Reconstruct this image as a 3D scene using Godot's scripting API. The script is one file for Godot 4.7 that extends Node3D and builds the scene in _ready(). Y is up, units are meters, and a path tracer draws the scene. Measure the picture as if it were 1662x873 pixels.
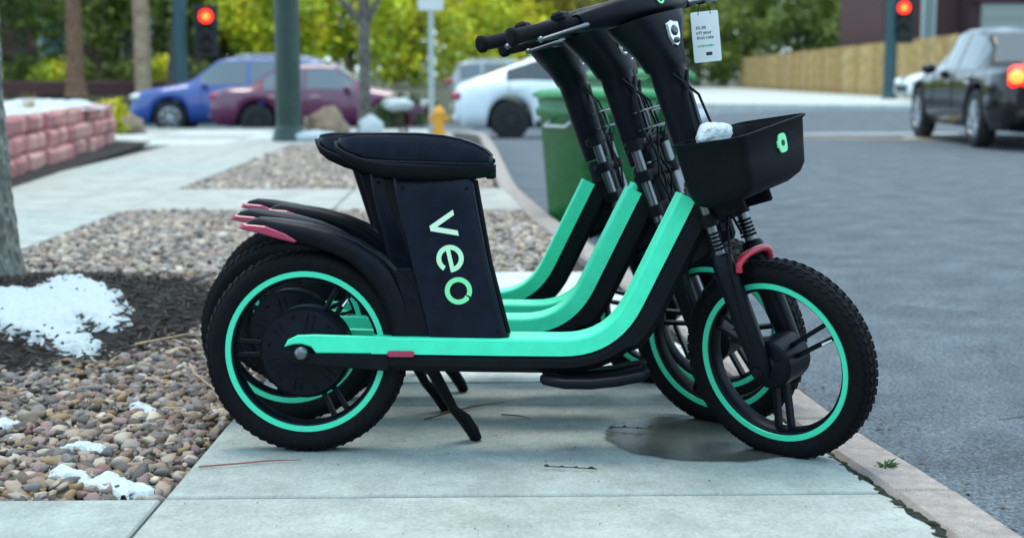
extends Node3D

# ------------------------------------------------------------------ mesh helper
class MB:
	var st := SurfaceTool.new()
	var n := 0
	func _init():
		st.begin(Mesh.PRIMITIVE_TRIANGLES)
	func tri(a: Vector3, b: Vector3, c: Vector3, g := -1):
		st.set_smooth_group(g)
		st.add_vertex(a); st.add_vertex(b); st.add_vertex(c)
		n += 1
	func quad(a: Vector3, b: Vector3, c: Vector3, d: Vector3, g := -1):
		tri(a, b, c, g); tri(a, c, d, g)
	func box(c: Vector3, s: Vector3, b := Basis.IDENTITY, bev := 0.0):
		# chamfered box
		var h := s * 0.5
		bev = min(bev, min(h.x, min(h.y, h.z)) * 0.9)
		if bev <= 0.0:
			var p: Array[Vector3] = []
			for i in 8:
				p.append(c + b * Vector3(h.x * (1 if i & 1 else -1), h.y * (1 if i & 2 else -1), h.z * (1 if i & 4 else -1)))
			quad(p[0], p[1], p[3], p[2]); quad(p[4], p[6], p[7], p[5]); quad(p[0], p[4], p[5], p[1])
			quad(p[2], p[3], p[7], p[6]); quad(p[0], p[2], p[6], p[4]); quad(p[1], p[5], p[7], p[3])
			return
		var px := {}
		for i in 8:
			var sg := Vector3(1 if i & 1 else -1, 1 if i & 2 else -1, 1 if i & 4 else -1)
			for ax in 3:
				var q := Vector3(h.x - bev, h.y - bev, h.z - bev)
				q[ax] = h[ax]
				px[i * 3 + ax] = c + b * (q * sg)
		for ax in 3:
			var u := 1 << ((ax + 1) % 3)
			var v := 1 << ((ax + 2) % 3)
			for s2 in 2:
				var o := (1 << ax) * s2
				quad(px[(o) * 3 + ax], px[(o | u) * 3 + ax], px[(o | u | v) * 3 + ax], px[(o | v) * 3 + ax])
			# edges along axis ax
			var a2 := (ax + 1) % 3
			var a3 := (ax + 2) % 3
			for k in 4:
				var o2 := (u if k & 1 else 0) | (v if k & 2 else 0)
				var o3 := o2 | (1 << ax)
				quad(px[o2 * 3 + a2], px[o3 * 3 + a2], px[o3 * 3 + a3], px[o2 * 3 + a3])
		for i in 8:
			tri(px[i * 3], px[i * 3 + 1], px[i * 3 + 2])
	func loft(rings: Array, closed := true, caps := true, g := 1, step := 0):
		for i in rings.size() - 1:
			var a: PackedVector3Array = rings[i]
			var b: PackedVector3Array = rings[i + 1]
			var m := a.size()
			for j in (m if closed else m - 1):
				var k := (j + 1) % m
				quad(a[j], a[k], b[k], b[j], g + step * j)
		if caps:
			for e in [0, rings.size() - 1]:
				var r: PackedVector3Array = rings[e]
				var c := Vector3.ZERO
				for p in r: c += p
				c /= r.size()
				for j in r.size():
					tri(c, r[j], r[(j + 1) % r.size()], -1)
	func tube(pts: Array, rad, seg := 10, caps := true, flat := 1.0, g := 1):
		# rad: number or array; flat: scale of the second axis
		var rings := []
		var up := Vector3.ZERO
		for i in pts.size():
			var d: Vector3
			if i == 0: d = pts[1] - pts[0]
			elif i == pts.size() - 1: d = pts[i] - pts[i - 1]
			else: d = (pts[i + 1] - pts[i]).normalized() + (pts[i] - pts[i - 1]).normalized()
			d = d.normalized()
			if up == Vector3.ZERO:
				up = Vector3.UP if abs(d.y) < 0.9 else Vector3.RIGHT
			var s := d.cross(up).normalized()
			up = s.cross(d).normalized()
			var r: float = rad[i] if rad is Array else rad
			var ring := PackedVector3Array()
			for j in seg:
				var t := TAU * j / seg
				ring.append(pts[i] + s * cos(t) * r + up * sin(t) * r * flat)
			rings.append(ring)
		loft(rings, true, caps, g)
	func lathe(prof: Array, seg := 40, xf := Transform3D.IDENTITY, closed := false, g := 1, arc := TAU, a0 := 0.0, crease := 60.0):
		# prof: Vector2(r, z), spun about z; crease between profile pieces gets its own smooth group
		var m := prof.size()
		var gi := g
		for i in (m if closed else m - 1):
			var p: Vector2 = prof[i]
			var q: Vector2 = prof[(i + 1) % m]
			if i > 0:
				var o: Vector2 = prof[i - 1]
				if rad_to_deg(abs((p - o).angle_to(q - p))) > crease: gi += 1
			for j in seg:
				var t0 := a0 + arc * j / seg
				var t1 := a0 + arc * (j + 1) / seg
				if arc >= TAU - 0.001 and j == seg - 1: t1 = a0
				var A := xf * Vector3(cos(t0) * p.x, sin(t0) * p.x, p.y)
				var B := xf * Vector3(cos(t1) * p.x, sin(t1) * p.x, p.y)
				var C := xf * Vector3(cos(t1) * q.x, sin(t1) * q.x, q.y)
				var D := xf * Vector3(cos(t0) * q.x, sin(t0) * q.x, q.y)
				if p.x > 0.00001: tri(A, B, C, gi)
				if q.x > 0.00001: tri(A, C, D, gi)
	func prism(poly: PackedVector2Array, z0: float, z1: float, bev := 0.0, xf := Transform3D.IDENTITY, smooth := false):
		# polygon in xy, from z0 to z1
		if Geometry2D.is_polygon_clockwise(poly): poly.reverse()
		var m := poly.size()
		var ins := PackedVector2Array()
		for i in m:
			var d0 := (poly[i] - poly[(i + m - 1) % m]).normalized()
			var d1 := (poly[(i + 1) % m] - poly[i]).normalized()
			var nn := (Vector2(-d0.y, d0.x) + Vector2(-d1.y, d1.x))
			nn = nn / max(nn.length_squared() * 0.5, 0.35)
			ins.append(poly[i] + nn * bev)
		var tr := Geometry2D.triangulate_polygon(ins)
		for k in range(0, tr.size(), 3):
			for zz in [z0, z1]:
				tri(xf * Vector3(ins[tr[k]].x, ins[tr[k]].y, zz), xf * Vector3(ins[tr[k + 1]].x, ins[tr[k + 1]].y, zz), xf * Vector3(ins[tr[k + 2]].x, ins[tr[k + 2]].y, zz))
		for i in m:
			var j := (i + 1) % m
			var a := poly[i]; var b := poly[j]; var c := ins[i]; var d := ins[j]
			var g := 3 if smooth else -1
			quad(xf * Vector3(a.x, a.y, z0 + bev), xf * Vector3(b.x, b.y, z0 + bev), xf * Vector3(b.x, b.y, z1 - bev), xf * Vector3(a.x, a.y, z1 - bev), g)
			if bev > 0:
				quad(xf * Vector3(c.x, c.y, z0), xf * Vector3(d.x, d.y, z0), xf * Vector3(b.x, b.y, z0 + bev), xf * Vector3(a.x, a.y, z0 + bev), g)
				quad(xf * Vector3(a.x, a.y, z1 - bev), xf * Vector3(b.x, b.y, z1 - bev), xf * Vector3(d.x, d.y, z1), xf * Vector3(c.x, c.y, z1), g)
	func blob(c: Vector3, s: Vector3, b := Basis.IDENTITY, su := 10, sv := 6, nz: FastNoiseLite = null, amp := 0.0, sd := 0.0):
		for i in sv:
			for j in su:
				var q := []
				for k in [[i, j], [i, j + 1], [i + 1, j + 1], [i + 1, j]]:
					var th: float = PI * k[0] / sv
					var ph: float = TAU * (k[1] % su) / su
					var d := Vector3(sin(th) * cos(ph), cos(th), sin(th) * sin(ph))
					var r := 1.0
					if nz: r += amp * nz.get_noise_3d(d.x * 50 + sd, d.y * 50, d.z * 50)
					q.append(c + b * (d * s * r))
				if i > 0: tri(q[0], q[1], q[2], 1)
				if i < sv - 1: tri(q[0], q[2], q[3], 1)
	func done() -> ArrayMesh:
		st.generate_normals()
		return st.commit()

# ------------------------------------------------------------------ object helpers
var used := {}
func numbered(called: String) -> String:
	if not used.has(called):
		used[called] = 0
		return called
	used[called] += 1
	return "%s_%03d" % [called, used[called]]
func tag(o: Node, label: String, category: String, group := ""):
	if label: o.set_meta("label", label)
	if category: o.set_meta("category", category)
	if group: o.set_meta("group", group)
	return o
func thing(called: String, label: String, category: String, at := Vector3.ZERO, turn := 0.0, group := "") -> Node3D:
	var o := Node3D.new()
	o.name = numbered(called)
	add_child(o)
	o.position = at
	o.rotation.y = turn
	tag(o, label, category, group)
	return o
func part(called: String, mesh, m: Material, parent: Node, xf := Transform3D.IDENTITY) -> MeshInstance3D:
	var o := MeshInstance3D.new()
	o.name = numbered(called) if parent == self else called
	o.mesh = mesh.done() if mesh is MB else mesh
	o.material_override = m
	o.transform = xf
	parent.add_child(o, true)
	return o
func setting(called: String, mesh, m: Material) -> MeshInstance3D:
	var o := part(called, mesh, m, self)
	o.set_meta("kind", "structure")
	return o
func holder(called: String) -> Node3D:
	var o := Node3D.new()
	o.name = numbered(called)
	o.set_meta("kind", "structure")
	add_child(o)
	return o

var rng := RandomNumberGenerator.new()
var noise := FastNoiseLite.new()
func rr(a: float, b: float) -> float: return rng.randf_range(a, b)

# ------------------------------------------------------------------ materials
var M := {}
func lin(r: float, g: float, b: float) -> Color: return Color(r, g, b).linear_to_srgb()
func mat(called: String, c: Color, rough := 0.6, metal := 0.0, tex: Texture2D = null, scale := 1.0, bump: Texture2D = null, bs := 0.0) -> StandardMaterial3D:
	var m := StandardMaterial3D.new()
	m.resource_name = called
	m.albedo_color = c
	m.roughness = rough
	m.metallic = metal
	if tex:
		m.albedo_texture = tex
	if tex or bump:
		m.uv1_triplanar = true
		m.uv1_world_triplanar = true
		m.uv1_scale = Vector3.ONE * scale
	if bump:
		m.heightmap_enabled = true
		m.heightmap_texture = bump
		m.heightmap_scale = bs
	M[called] = m
	return m
func local_tri(m: StandardMaterial3D) -> StandardMaterial3D:
	m.uv1_world_triplanar = false
	return m
func noise_image(size: int, freq: float, oct: int, sd: int, kind := FastNoiseLite.TYPE_SIMPLEX_SMOOTH) -> Image:
	var f := FastNoiseLite.new()
	f.seed = sd; f.noise_type = kind; f.frequency = freq
	f.fractal_octaves = oct
	return f.get_seamless_image(size, size, false, false, 0.15, true)
func mixed(size: int, layers: Array, lo: Color, hi: Color, gamma := 1.0) -> Texture2D:
	# layers: [image, weight]; colours are sRGB
	var im := Image.create(size, size, false, Image.FORMAT_RGB8)
	var tw := 0.0
	for l in layers: tw += l[1]
	var datas := []
	for l in layers:
		var c: Image = l[0]
		c.convert(Image.FORMAT_L8)
		datas.append([c.get_data(), l[1] / tw / 255.0, c.get_width()])
	var out := PackedByteArray()
	out.resize(size * size * 3)
	var k := 0
	for y in size:
		for x in size:
			var v := 0.0
			for d in datas:
				v += d[0][(y % int(d[2])) * int(d[2]) + x % int(d[2])] * d[1]
			v = pow(clampf((v - 0.5) * 1.6 + 0.5, 0, 1), gamma)
			out[k] = int(255 * lerpf(lo.r, hi.r, v)); out[k + 1] = int(255 * lerpf(lo.g, hi.g, v)); out[k + 2] = int(255 * lerpf(lo.b, hi.b, v))
			k += 3
	im.set_data(size, size, false, Image.FORMAT_RGB8, out)
	im.generate_mipmaps()
	return ImageTexture.create_from_image(im)
func white_noise(size: int, sd: int, w := 1, h := 1) -> Image:
	var r := RandomNumberGenerator.new()
	r.seed = sd
	var im := Image.create(max(1, size / w), max(1, size / h), false, Image.FORMAT_L8)
	var d := PackedByteArray()
	d.resize(im.get_width() * im.get_height())
	for i in d.size(): d[i] = r.randi() & 255
	im.set_data(im.get_width(), im.get_height(), false, Image.FORMAT_L8, d)
	im.resize(size, size, Image.INTERPOLATE_BILINEAR)
	return im
func make_materials():
	var G := Color(0, 0, 0)
	var W := Color(1, 1, 1)
	var fine := white_noise(512, 3)
	var fine2 := white_noise(512, 9, 2, 2)
	var coarse := noise_image(512, 0.008, 4, 5)
	var mid := noise_image(512, 0.03, 4, 6)
	var broom := white_noise(512, 12, 1, 32)
	var conc := mixed(512, [[fine2, 0.9], [fine, 0.5], [coarse, 0.9], [mid, 0.5], [broom, 0.22]], Color(0.70, 0.71, 0.70), W)
	var conc_b := mixed(512, [[fine2, 1.0], [broom, 0.35], [mid, 0.3]], G, W)
	var speck := mixed(512, [[fine, 1.2], [fine2, 1.0], [coarse, 0.5]], Color(0.45, 0.45, 0.46), W)
	var tar := mixed(1024, [[white_noise(1024, 41, 3, 3), 1.0], [white_noise(1024, 43, 2, 2), 1.0], [noise_image(1024, 0.004, 3, 47), 0.6]], Color(0.40, 0.40, 0.42), W)
	var tar_b := mixed(1024, [[white_noise(1024, 41, 3, 3), 1.0], [white_noise(1024, 43, 2, 2), 0.6]], G, W)
	var speck_b := mixed(512, [[fine2, 1.0], [fine, 0.5]], G, W)
	var soft := mixed(512, [[coarse, 1.0], [mid, 0.5]], Color(0.75, 0.75, 0.75), W)
	var cells := noise_image(512, 0.02, 3, 17, FastNoiseLite.TYPE_CELLULAR)
	var dirt := mixed(512, [[fine2, 0.6], [mid, 0.8], [coarse, 0.5]], Color(0.4, 0.38, 0.36), W)
	# bark: ridges that run upward
	var bk := noise_image(512, 0.02, 4, 23)
	var bark_i := Image.create(512, 512, false, Image.FORMAT_L8)
	var fb := FastNoiseLite.new()
	fb.seed = 4; fb.frequency = 0.02; fb.fractal_type = FastNoiseLite.FRACTAL_RIDGED; fb.fractal_octaves = 4
	for y in 256:
		for x in 256:
			var v := clampf(0.5 + 0.55 * fb.get_noise_2d(x * 1.7, y * 0.55 + 6.0 * sin(x * 0.1)), 0, 1)
			bark_i.fill_rect(Rect2i(x * 2, y * 2, 2, 2), Color(v, v, v))
	bark_i.resize(256, 256, Image.INTERPOLATE_BILINEAR)
	bark_i.resize(512, 512, Image.INTERPOLATE_CUBIC)
	var bark_t := mixed(512, [[bark_i, 1.6], [fine2, 0.5], [bk, 0.4]], Color(0.18, 0.17, 0.16), W, 0.8)
	var bark_b := mixed(512, [[bark_i, 1.0], [fine2, 0.2]], G, W)
	var woodi := white_noise(512, 31, 1, 64)
	var wood := mixed(512, [[woodi, 1.0], [coarse, 0.8], [fine2, 0.2]], Color(0.6, 0.56, 0.5), W)

	mat("concrete", lin(0.435, 0.485, 0.465), 0.9, 0, conc, 1.1, conc_b, 0.05)
	mat("concrete_warm", lin(0.46, 0.50, 0.47), 0.9, 0, conc, 0.9, conc_b, 0.05)
	mat("concrete_pale", lin(0.66, 0.69, 0.67), 0.85, 0, conc, 1.0, conc_b, 0.04)
	mat("concrete_walk", lin(0.50, 0.50, 0.47), 0.9, 0, conc, 0.7, conc_b, 0.05)
	mat("kerb", lin(0.60, 0.52, 0.47), 0.85, 0, speck, 4.0, speck_b, 0.1)
	mat("asphalt", lin(0.175, 0.222, 0.26), 0.9, 0, tar, 0.55, tar_b, 0.5)
	mat("asphalt_crack", lin(0.03, 0.032, 0.035), 0.9)
	mat("soil", lin(0.07, 0.05, 0.04), 0.95, 0, dirt, 2.0, dirt, 0.5)
	mat("ground_far", lin(0.12, 0.13, 0.07), 0.95, 0, dirt, 0.4)
	mat("mulch", lin(0.03, 0.02, 0.016), 0.95, 0, dirt, 5.0, dirt, 0.8)
	mat("moss", lin(0.03, 0.04, 0.018), 0.95, 0, dirt, 12.0, dirt, 0.6)
	mat("snow", lin(0.60, 0.665, 0.68), 0.7, 0, mixed(512, [[mid, 1.0], [fine2, 0.4]], Color(0.9, 0.92, 0.94), W), 4.0, dirt, 0.9)
	mat("wet", lin(0.098, 0.10, 0.094), 0.32, 0, conc, 1.1, conc_b, 0.05)
	M.wet.vertex_color_use_as_albedo = true
	M.wet.transparency = BaseMaterial3D.TRANSPARENCY_ALPHA
	mat("bark", lin(0.40, 0.40, 0.35), 0.9, 0, bark_t, 2.4, bark_b, 1.6)
	mat("bark_brown", lin(0.36, 0.20, 0.12), 0.9, 0, bark_t, 1.2, bark_b, 1.5)
	mat("pole_wood", lin(0.60, 0.44, 0.31), 0.85, 0, wood, 0.8)
	mat("bark_grey", lin(0.22, 0.20, 0.18), 0.9, 0, bark_t, 1.5, bark_b, 1.0)
	mat("fence_wood", lin(0.70, 0.49, 0.20), 0.8, 0, wood, 0.5)
	mat("fence_wood_b", lin(0.60, 0.40, 0.15), 0.8, 0, wood, 0.6)
	mat("fence_wood_c", lin(0.76, 0.56, 0.27), 0.8, 0, wood, 0.55)
	mat("stone_pink", lin(0.64, 0.28, 0.26), 0.9, 0, soft, 3.0, dirt, 0.9)
	mat("stone_pink_b", lin(0.70, 0.36, 0.32), 0.9, 0, soft, 2.3, dirt, 0.9)
	mat("stone_pink_c", lin(0.50, 0.20, 0.20), 0.9, 0, soft, 2.7, dirt, 0.9)
	mat("rock_tan", lin(0.42, 0.33, 0.24), 0.9, 0, dirt, 1.6, dirt, 0.8)
	mat("brick_far", lin(0.17, 0.075, 0.075), 0.9, 0, speck, 1.5)
	mat("brick_dark", lin(0.09, 0.04, 0.05), 0.9, 0, speck, 1.5)
	mat("roofing", lin(0.07, 0.06, 0.06), 0.9, 0, speck, 1.0)
	mat("garage", lin(0.26, 0.29, 0.27), 0.6)
	mat("trim_white", lin(0.66, 0.68, 0.68), 0.6)
	mat("maroon", lin(0.09, 0.012, 0.03), 0.6)
	mat("glass_dark", lin(0.02, 0.025, 0.03), 0.06).metallic_specular = 0.8
	mat("glass_sky", lin(0.10, 0.13, 0.15), 0.04).metallic_specular = 1.0
	mat("window_glass", lin(0.12, 0.2, 0.2), 0.1)
	# scooter
	var grain := mixed(512, [[fine2, 1.0], [mid, 0.3]], G, W)
	var worn_i := noise_image(512, 0.012, 5, 61)
	var worn := mixed(512, [[worn_i, 1.0], [fine2, 0.35], [mid, 0.3]], Color(0.92, 0.93, 0.93), W)
	var dust := mixed(512, [[worn_i, 1.2], [fine, 0.5], [fine2, 0.5]], Color(0.55, 0.57, 0.6), W)
	local_tri(mat("plastic", lin(0.0042, 0.0062, 0.0135), 0.42, 0, dust, 3.0, grain, 0.012))
	local_tri(mat("plastic_box", lin(0.0075, 0.0125, 0.029), 0.33, 0, dust, 2.6, grain, 0.008))
	local_tri(mat("plastic_matt", lin(0.0035, 0.0048, 0.009), 0.6, 0, soft, 3.0, grain, 0.02))
	local_tri(mat("seat_skin", lin(0.0075, 0.0130, 0.030), 0.36, 0, dust, 3.0, grain, 0.02))
	local_tri(mat("rubber", lin(0.0055, 0.007, 0.0115), 0.72, 0, dirt, 4.0, grain, 0.03))
	for k in ["plastic", "plastic_box", "plastic_matt", "seat_skin", "rubber"]: M[k].metallic_specular = 0.28
	local_tri(mat("mint", lin(0.055, 0.90, 0.53), 0.4, 0, worn, 2.2))
	mat("mint_ring", lin(0.05, 0.74, 0.44), 0.4)
	mat("letter_pale", lin(0.72, 0.93, 0.70), 0.45)
	mat("letter_mid", lin(0.55, 0.92, 0.58), 0.45)
	mat("letter_green", lin(0.24, 0.86, 0.40), 0.45)
	mat("red_lens", lin(0.36, 0.005, 0.06), 0.18).clearcoat_enabled = true
	mat("red_paint", lin(0.42, 0.01, 0.03), 0.35)
	mat("chrome", lin(0.62, 0.64, 0.68), 0.16, 1.0)
	mat("steel_grey", lin(0.16, 0.17, 0.19), 0.28, 0.9)
	mat("lamp_glass", lin(0.55, 0.6, 0.62), 0.08)
	mat("tag_white", lin(0.80, 0.84, 0.84), 0.6)
	mat("ink", lin(0.03, 0.035, 0.05), 0.7)
	mat("ink_green", lin(0.12, 0.5, 0.3), 0.7)
	# street things
	mat("pole_green", lin(0.018, 0.055, 0.045), 0.35, 0.0, soft, 1.0)
	mat("pole_teal", lin(0.02, 0.07, 0.085), 0.4)
	mat("galvanised", lin(0.42, 0.47, 0.46), 0.45, 0.3)
	mat("bin_green", lin(0.014, 0.20, 0.05), 0.45, 0, soft, 3.0)
	mat("bin_lid", lin(0.02, 0.30, 0.07), 0.4, 0, soft, 3.0)
	mat("black_part", lin(0.012, 0.012, 0.013), 0.6)
	mat("hydrant", lin(0.75, 0.33, 0.02), 0.45)
	mat("paint_white", lin(0.68, 0.69, 0.68), 0.7, 0, soft, 3.0)
	mat("paint_yellow", lin(0.58, 0.38, 0.12), 0.7, 0, soft, 3.0)
	for a in [["car_blue", 0.012, 0.06, 0.30], ["car_purple", 0.11, 0.006, 0.055], ["car_white", 0.72, 0.79, 0.84], ["car_black", 0.006, 0.006, 0.008], ["car_grey", 0.30, 0.34, 0.36], ["car_silver", 0.5, 0.52, 0.52]]:
		var cm := mat(a[0], lin(a[1], a[2], a[3]), 0.3)
		cm.clearcoat_enabled = true
		cm.clearcoat_roughness = 0.04
		if a[0] == "car_black":
			cm.clearcoat_enabled = false
			cm.roughness = 0.14
	mat("tyre", lin(0.012, 0.012, 0.013), 0.8)
	mat("alloy", lin(0.5, 0.52, 0.55), 0.25, 0.9)
	mat("alloy_dark", lin(0.03, 0.03, 0.035), 0.4, 0.5)
	mat("signal_red", lin(0.8, 0.03, 0.01), 0.3)
	M.signal_red.emission_enabled = true
	M.signal_red.emission = Color(1.0, 0.13, 0.05)
	M.signal_red.emission_energy_multiplier = 2.2
	mat("tail_glow", lin(0.7, 0.02, 0.01), 0.3)
	M.tail_glow.emission_enabled = true
	M.tail_glow.emission = Color(1.0, 0.10, 0.06)
	M.tail_glow.emission_energy_multiplier = 1.6
	mat("lamp_core", lin(0.9, 0.2, 0.05), 0.3)
	M.lamp_core.emission_enabled = true
	M.lamp_core.emission = Color(1.0, 0.42, 0.16)
	M.lamp_core.emission_energy_multiplier = 1.8
	mat("head_lamp", lin(0.7, 0.72, 0.7), 0.1)
	mat("twig", lin(0.10, 0.065, 0.04), 0.9)
	mat("twig_red", lin(0.28, 0.09, 0.08), 0.8)
	mat("leaf_litter", lin(0.07, 0.075, 0.02), 0.8)
	mat("weed", lin(0.06, 0.14, 0.04), 0.7)
	# tinted copies
	for a in ["stones", "leaves", "chips"]:
		var v := mat(a, Color.WHITE, 0.75)
		v.vertex_color_use_as_albedo = true
	M.stones.albedo_texture = soft
	M.stones.uv1_triplanar = true
	M.stones.uv1_scale = Vector3.ONE * 9
	M.leaves.backlight = Color(0.5, 0.5, 0.4)
	M.leaves.roughness = 0.6

# ------------------------------------------------------------------ ground heights
func smooth(a: float, b: float, x: float) -> float: return smoothstep(0.0, 1.0, clampf((x - a) / (b - a), 0, 1))
func road_y(x: float, z: float) -> float:
	var y := -0.12
	y += 0.07 * smooth(1.0, 5.0, x)
	y += 0.04 * smooth(8.0, 14.0, x)
	y -= 0.34 * smooth(-16.0, -33.0, z) * (1.0 - smooth(2.0, 9.0, x))
	return y
func pad_y(z: float) -> float: return 0.042 * (z + 3.2)
func lvl(z: float) -> float:
	if z > -4.06: return minf(pad_y(z), 0.05)
	return lerpf(-0.0361, 0.0, clampf((-4.06 - z) / 2.09, 0, 1))
func kerb_x(z: float) -> float:
	var k := [[3.0, 1.33], [-1.0, 1.10], [-2.54, 1.01], [-3.81, 0.92], [-6.9, 0.62], [-8.43, 0.47], [-10.9, 0.30], [-16.7, 0.22], [-20.0, 0.15]]
	for i in k.size() - 1:
		if z <= k[i][0] and z >= k[i + 1][0]:
			return lerpf(k[i][1], k[i + 1][1], (z - k[i][0]) / (k[i + 1][0] - k[i][0]))
	return 0.15

# ------------------------------------------------------------------ the scooter
const RAKE := 18.5
const PIV := Vector3(0.852, 0.812, 0)
func steer_frame(deg: float) -> Transform3D:
	var r := deg_to_rad(RAKE)
	var b := Basis(Vector3(cos(r), sin(r), 0), Vector3(-sin(r), cos(r), 0), Vector3(0, 0, 1))
	return Transform3D(b, PIV) * Transform3D(Basis(Vector3.UP, -deg_to_rad(deg)), Vector3.ZERO)

var W := {}   # shared wheel meshes
func wheel_meshes():
	var R := 0.235
	var t := MB.new()
	t.lathe([Vector2(0.186, -0.027), Vector2(0.196, -0.033), Vector2(0.212, -0.036), Vector2(0.224, -0.031), Vector2(0.2315, -0.018), Vector2(0.233, 0), Vector2(0.2315, 0.018), Vector2(0.224, 0.031), Vector2(0.212, 0.036), Vector2(0.196, 0.033), Vector2(0.186, 0.027)], 72)
	var n := 66
	for i in n:
		var a := TAU * i / n
		for s in [-1, 1]:
			# slanted tread blocks either side of the centre, with shoulder lugs
			for q in [[0.0085, 0.2330, 0.0145, 0.06], [0.0235, 0.2300, 0.0125, 0.62]]:
				var off: float = 0.0 if s < 0 else TAU / n * 0.5
				var aa: float = a + off + s * 0.012 * (q[0] / 0.01)
				var c := Vector3(cos(aa) * q[1], sin(aa) * q[1], s * q[0])
				var out := Vector3(cos(aa), sin(aa), 0)
				var tn := Vector3(-sin(aa), cos(aa), 0)
				var zz := Vector3(0, 0, 1)
				var o2: Vector3 = (out * cos(q[3]) + zz * s * sin(q[3])).normalized()
				var z2 := tn.cross(o2).normalized()
				var b := Basis(tn, o2, z2) * Basis(Vector3.UP, s * 0.55)
				t.box(c, Vector3(0.0150, 0.0032, q[2]), b)
	W.tyre = t.done()
	var g := MB.new()
	for s in [-1, 1]:
		g.lathe([Vector2(0.1735, s * 0.0255), Vector2(0.1745, s * 0.0285), Vector2(0.1865, s * 0.0290), Vector2(0.1880, s * 0.0262)], 72, Transform3D.IDENTITY, true)
	W.ring = g.done()
	for rear in [false, true]:
		var m := MB.new()
		m.lathe([Vector2(0.19, -0.0255), Vector2(0.172, -0.0255), Vector2(0.166, -0.017), Vector2(0.163, 0), Vector2(0.166, 0.017), Vector2(0.172, 0.0255), Vector2(0.19, 0.0255)], 72)
		var r0 := 0.095 if rear else 0.04
		for k in 3:
			var a := TAU * k / 3
			for s in [-1, 1]:
				var o := Vector3(cos(a), sin(a), 0)
				var tn := Vector3(-sin(a), cos(a), 0)
				var p0: Vector3 = o * r0 + tn * s * 0.013
				var p1: Vector3 = o * 0.168 + tn * s * 0.017
				var d := (p1 - p0).normalized()
				m.box((p0 + p1) * 0.5, Vector3((p1 - p0).length(), 0.0105, 0.024), Basis(d, Vector3(0, 0, 1).cross(d), Vector3(0, 0, 1)), 0.003)
		W["rim_rear" if rear else "rim_front"] = m.done()
	var hm := MB.new()
	hm.lathe([Vector2(0, -0.052), Vector2(0.03, -0.052), Vector2(0.05, -0.046), Vector2(0.098, -0.040), Vector2(0.106, -0.03), Vector2(0.106, 0.03), Vector2(0.098, 0.040), Vector2(0.05, 0.046), Vector2(0.03, 0.052), Vector2(0, 0.052)], 48, Transform3D.IDENTITY, false, 1, TAU, 0, 25)
	for k in 6:
		var a := TAU * k / 6 + 0.35
		for s in [-1, 1]:
			for q in [-1, 1]:
				var o := Vector3(cos(a), sin(a), 0)
				var tn := Vector3(-sin(a), cos(a), 0)
				hm.box(o * 0.072 + tn * q * 0.008 + Vector3(0, 0, s * 0.0435), Vector3(0.036, 0.0035, 0.005), Basis(o, tn, Vector3(0, 0, 1)), 0.001)
			hm.box(o_at(a + 0.5, 0.085) + Vector3(0, 0, s * 0.0425), Vector3(0.008, 0.008, 0.006), Basis.IDENTITY, 0.002)
	W.motor = hm.done()
	var fh := MB.new()
	fh.lathe([Vector2(0, -0.062), Vector2(0.018, -0.062), Vector2(0.024, -0.055), Vector2(0.051, -0.05), Vector2(0.056, -0.044), Vector2(0.056, 0.044), Vector2(0.051, 0.05), Vector2(0.024, 0.055), Vector2(0.018, 0.062), Vector2(0, 0.062)], 32, Transform3D.IDENTITY, false, 1, TAU, 0, 25)
	for k in 5:
		var a := TAU * k / 5
		for s in [-1, 1]:
			fh.box(o_at(a, 0.034) + Vector3(0, 0, s * 0.051), Vector3(0.02, 0.004, 0.006), Basis(Vector3(0, 0, 1), a), 0.001)
	W.hub = fh.done()
func o_at(a: float, r: float) -> Vector3: return Vector3(cos(a) * r, sin(a) * r, 0)

func wheel(called: String, rear: bool, parent: Node, xf: Transform3D, spin: float):
	var w := Node3D.new()
	w.name = called
	w.transform = xf * Transform3D(Basis(Vector3(0, 0, 1), spin), Vector3.ZERO)
	parent.add_child(w, true)
	part("tyre", W.tyre, M.rubber, w)
	part("rim", W.rim_rear if rear else W.rim_front, M.plastic, w)
	part("rim_stripe", W.ring, M.mint_ring, w).set_meta("label", "bright green ring round the wheel rim")
	part("hub_motor" if rear else "hub", W.motor if rear else W.hub, M.plastic, w)
	var v := MB.new()
	v.tube([Vector3(0.155, -0.02, 0.01), Vector3(0.135, -0.018, 0.022)], 0.0035, 8)
	part("valve", v, M.chrome, w)

func sweep(path: Array, hw: Array, lo: Array, hi: Array, bev: float) -> MB:
	# path in xy, cross-section from lo to hi along the left-hand normal, half width hw
	var m := MB.new()
	var rings := []
	for i in path.size():
		var d: Vector2
		if i == 0: d = path[1] - path[0]
		elif i == path.size() - 1: d = path[i] - path[i - 1]
		else: d = (path[i + 1] - path[i]).normalized() + (path[i] - path[i - 1]).normalized()
		d = d.normalized()
		var nn := Vector2(-d.y, d.x)
		var ring := PackedVector3Array()
		var a: float = lo[i]; var b: float = hi[i]; var w: float = hw[i]
		for q in [[a + (bev if a < 0 and lo[i] < -0.01 else 0.0), w], [b - bev, w], [b - bev * 0.3, w - bev * 0.3], [b, w - bev], [b, -w + bev], [b - bev * 0.3, -w + bev * 0.3], [b - bev, -w], [a + (bev if a < 0 and lo[i] < -0.01 else 0.0), -w], [a, -w + bev], [a, w - bev]]:
			var p: Vector2 = path[i] + nn * q[0]
			ring.append(Vector3(p.x, p.y, q[1]))
		rings.append(ring)
	m.loft(rings, true, true, 1, 1)
	return m

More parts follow.
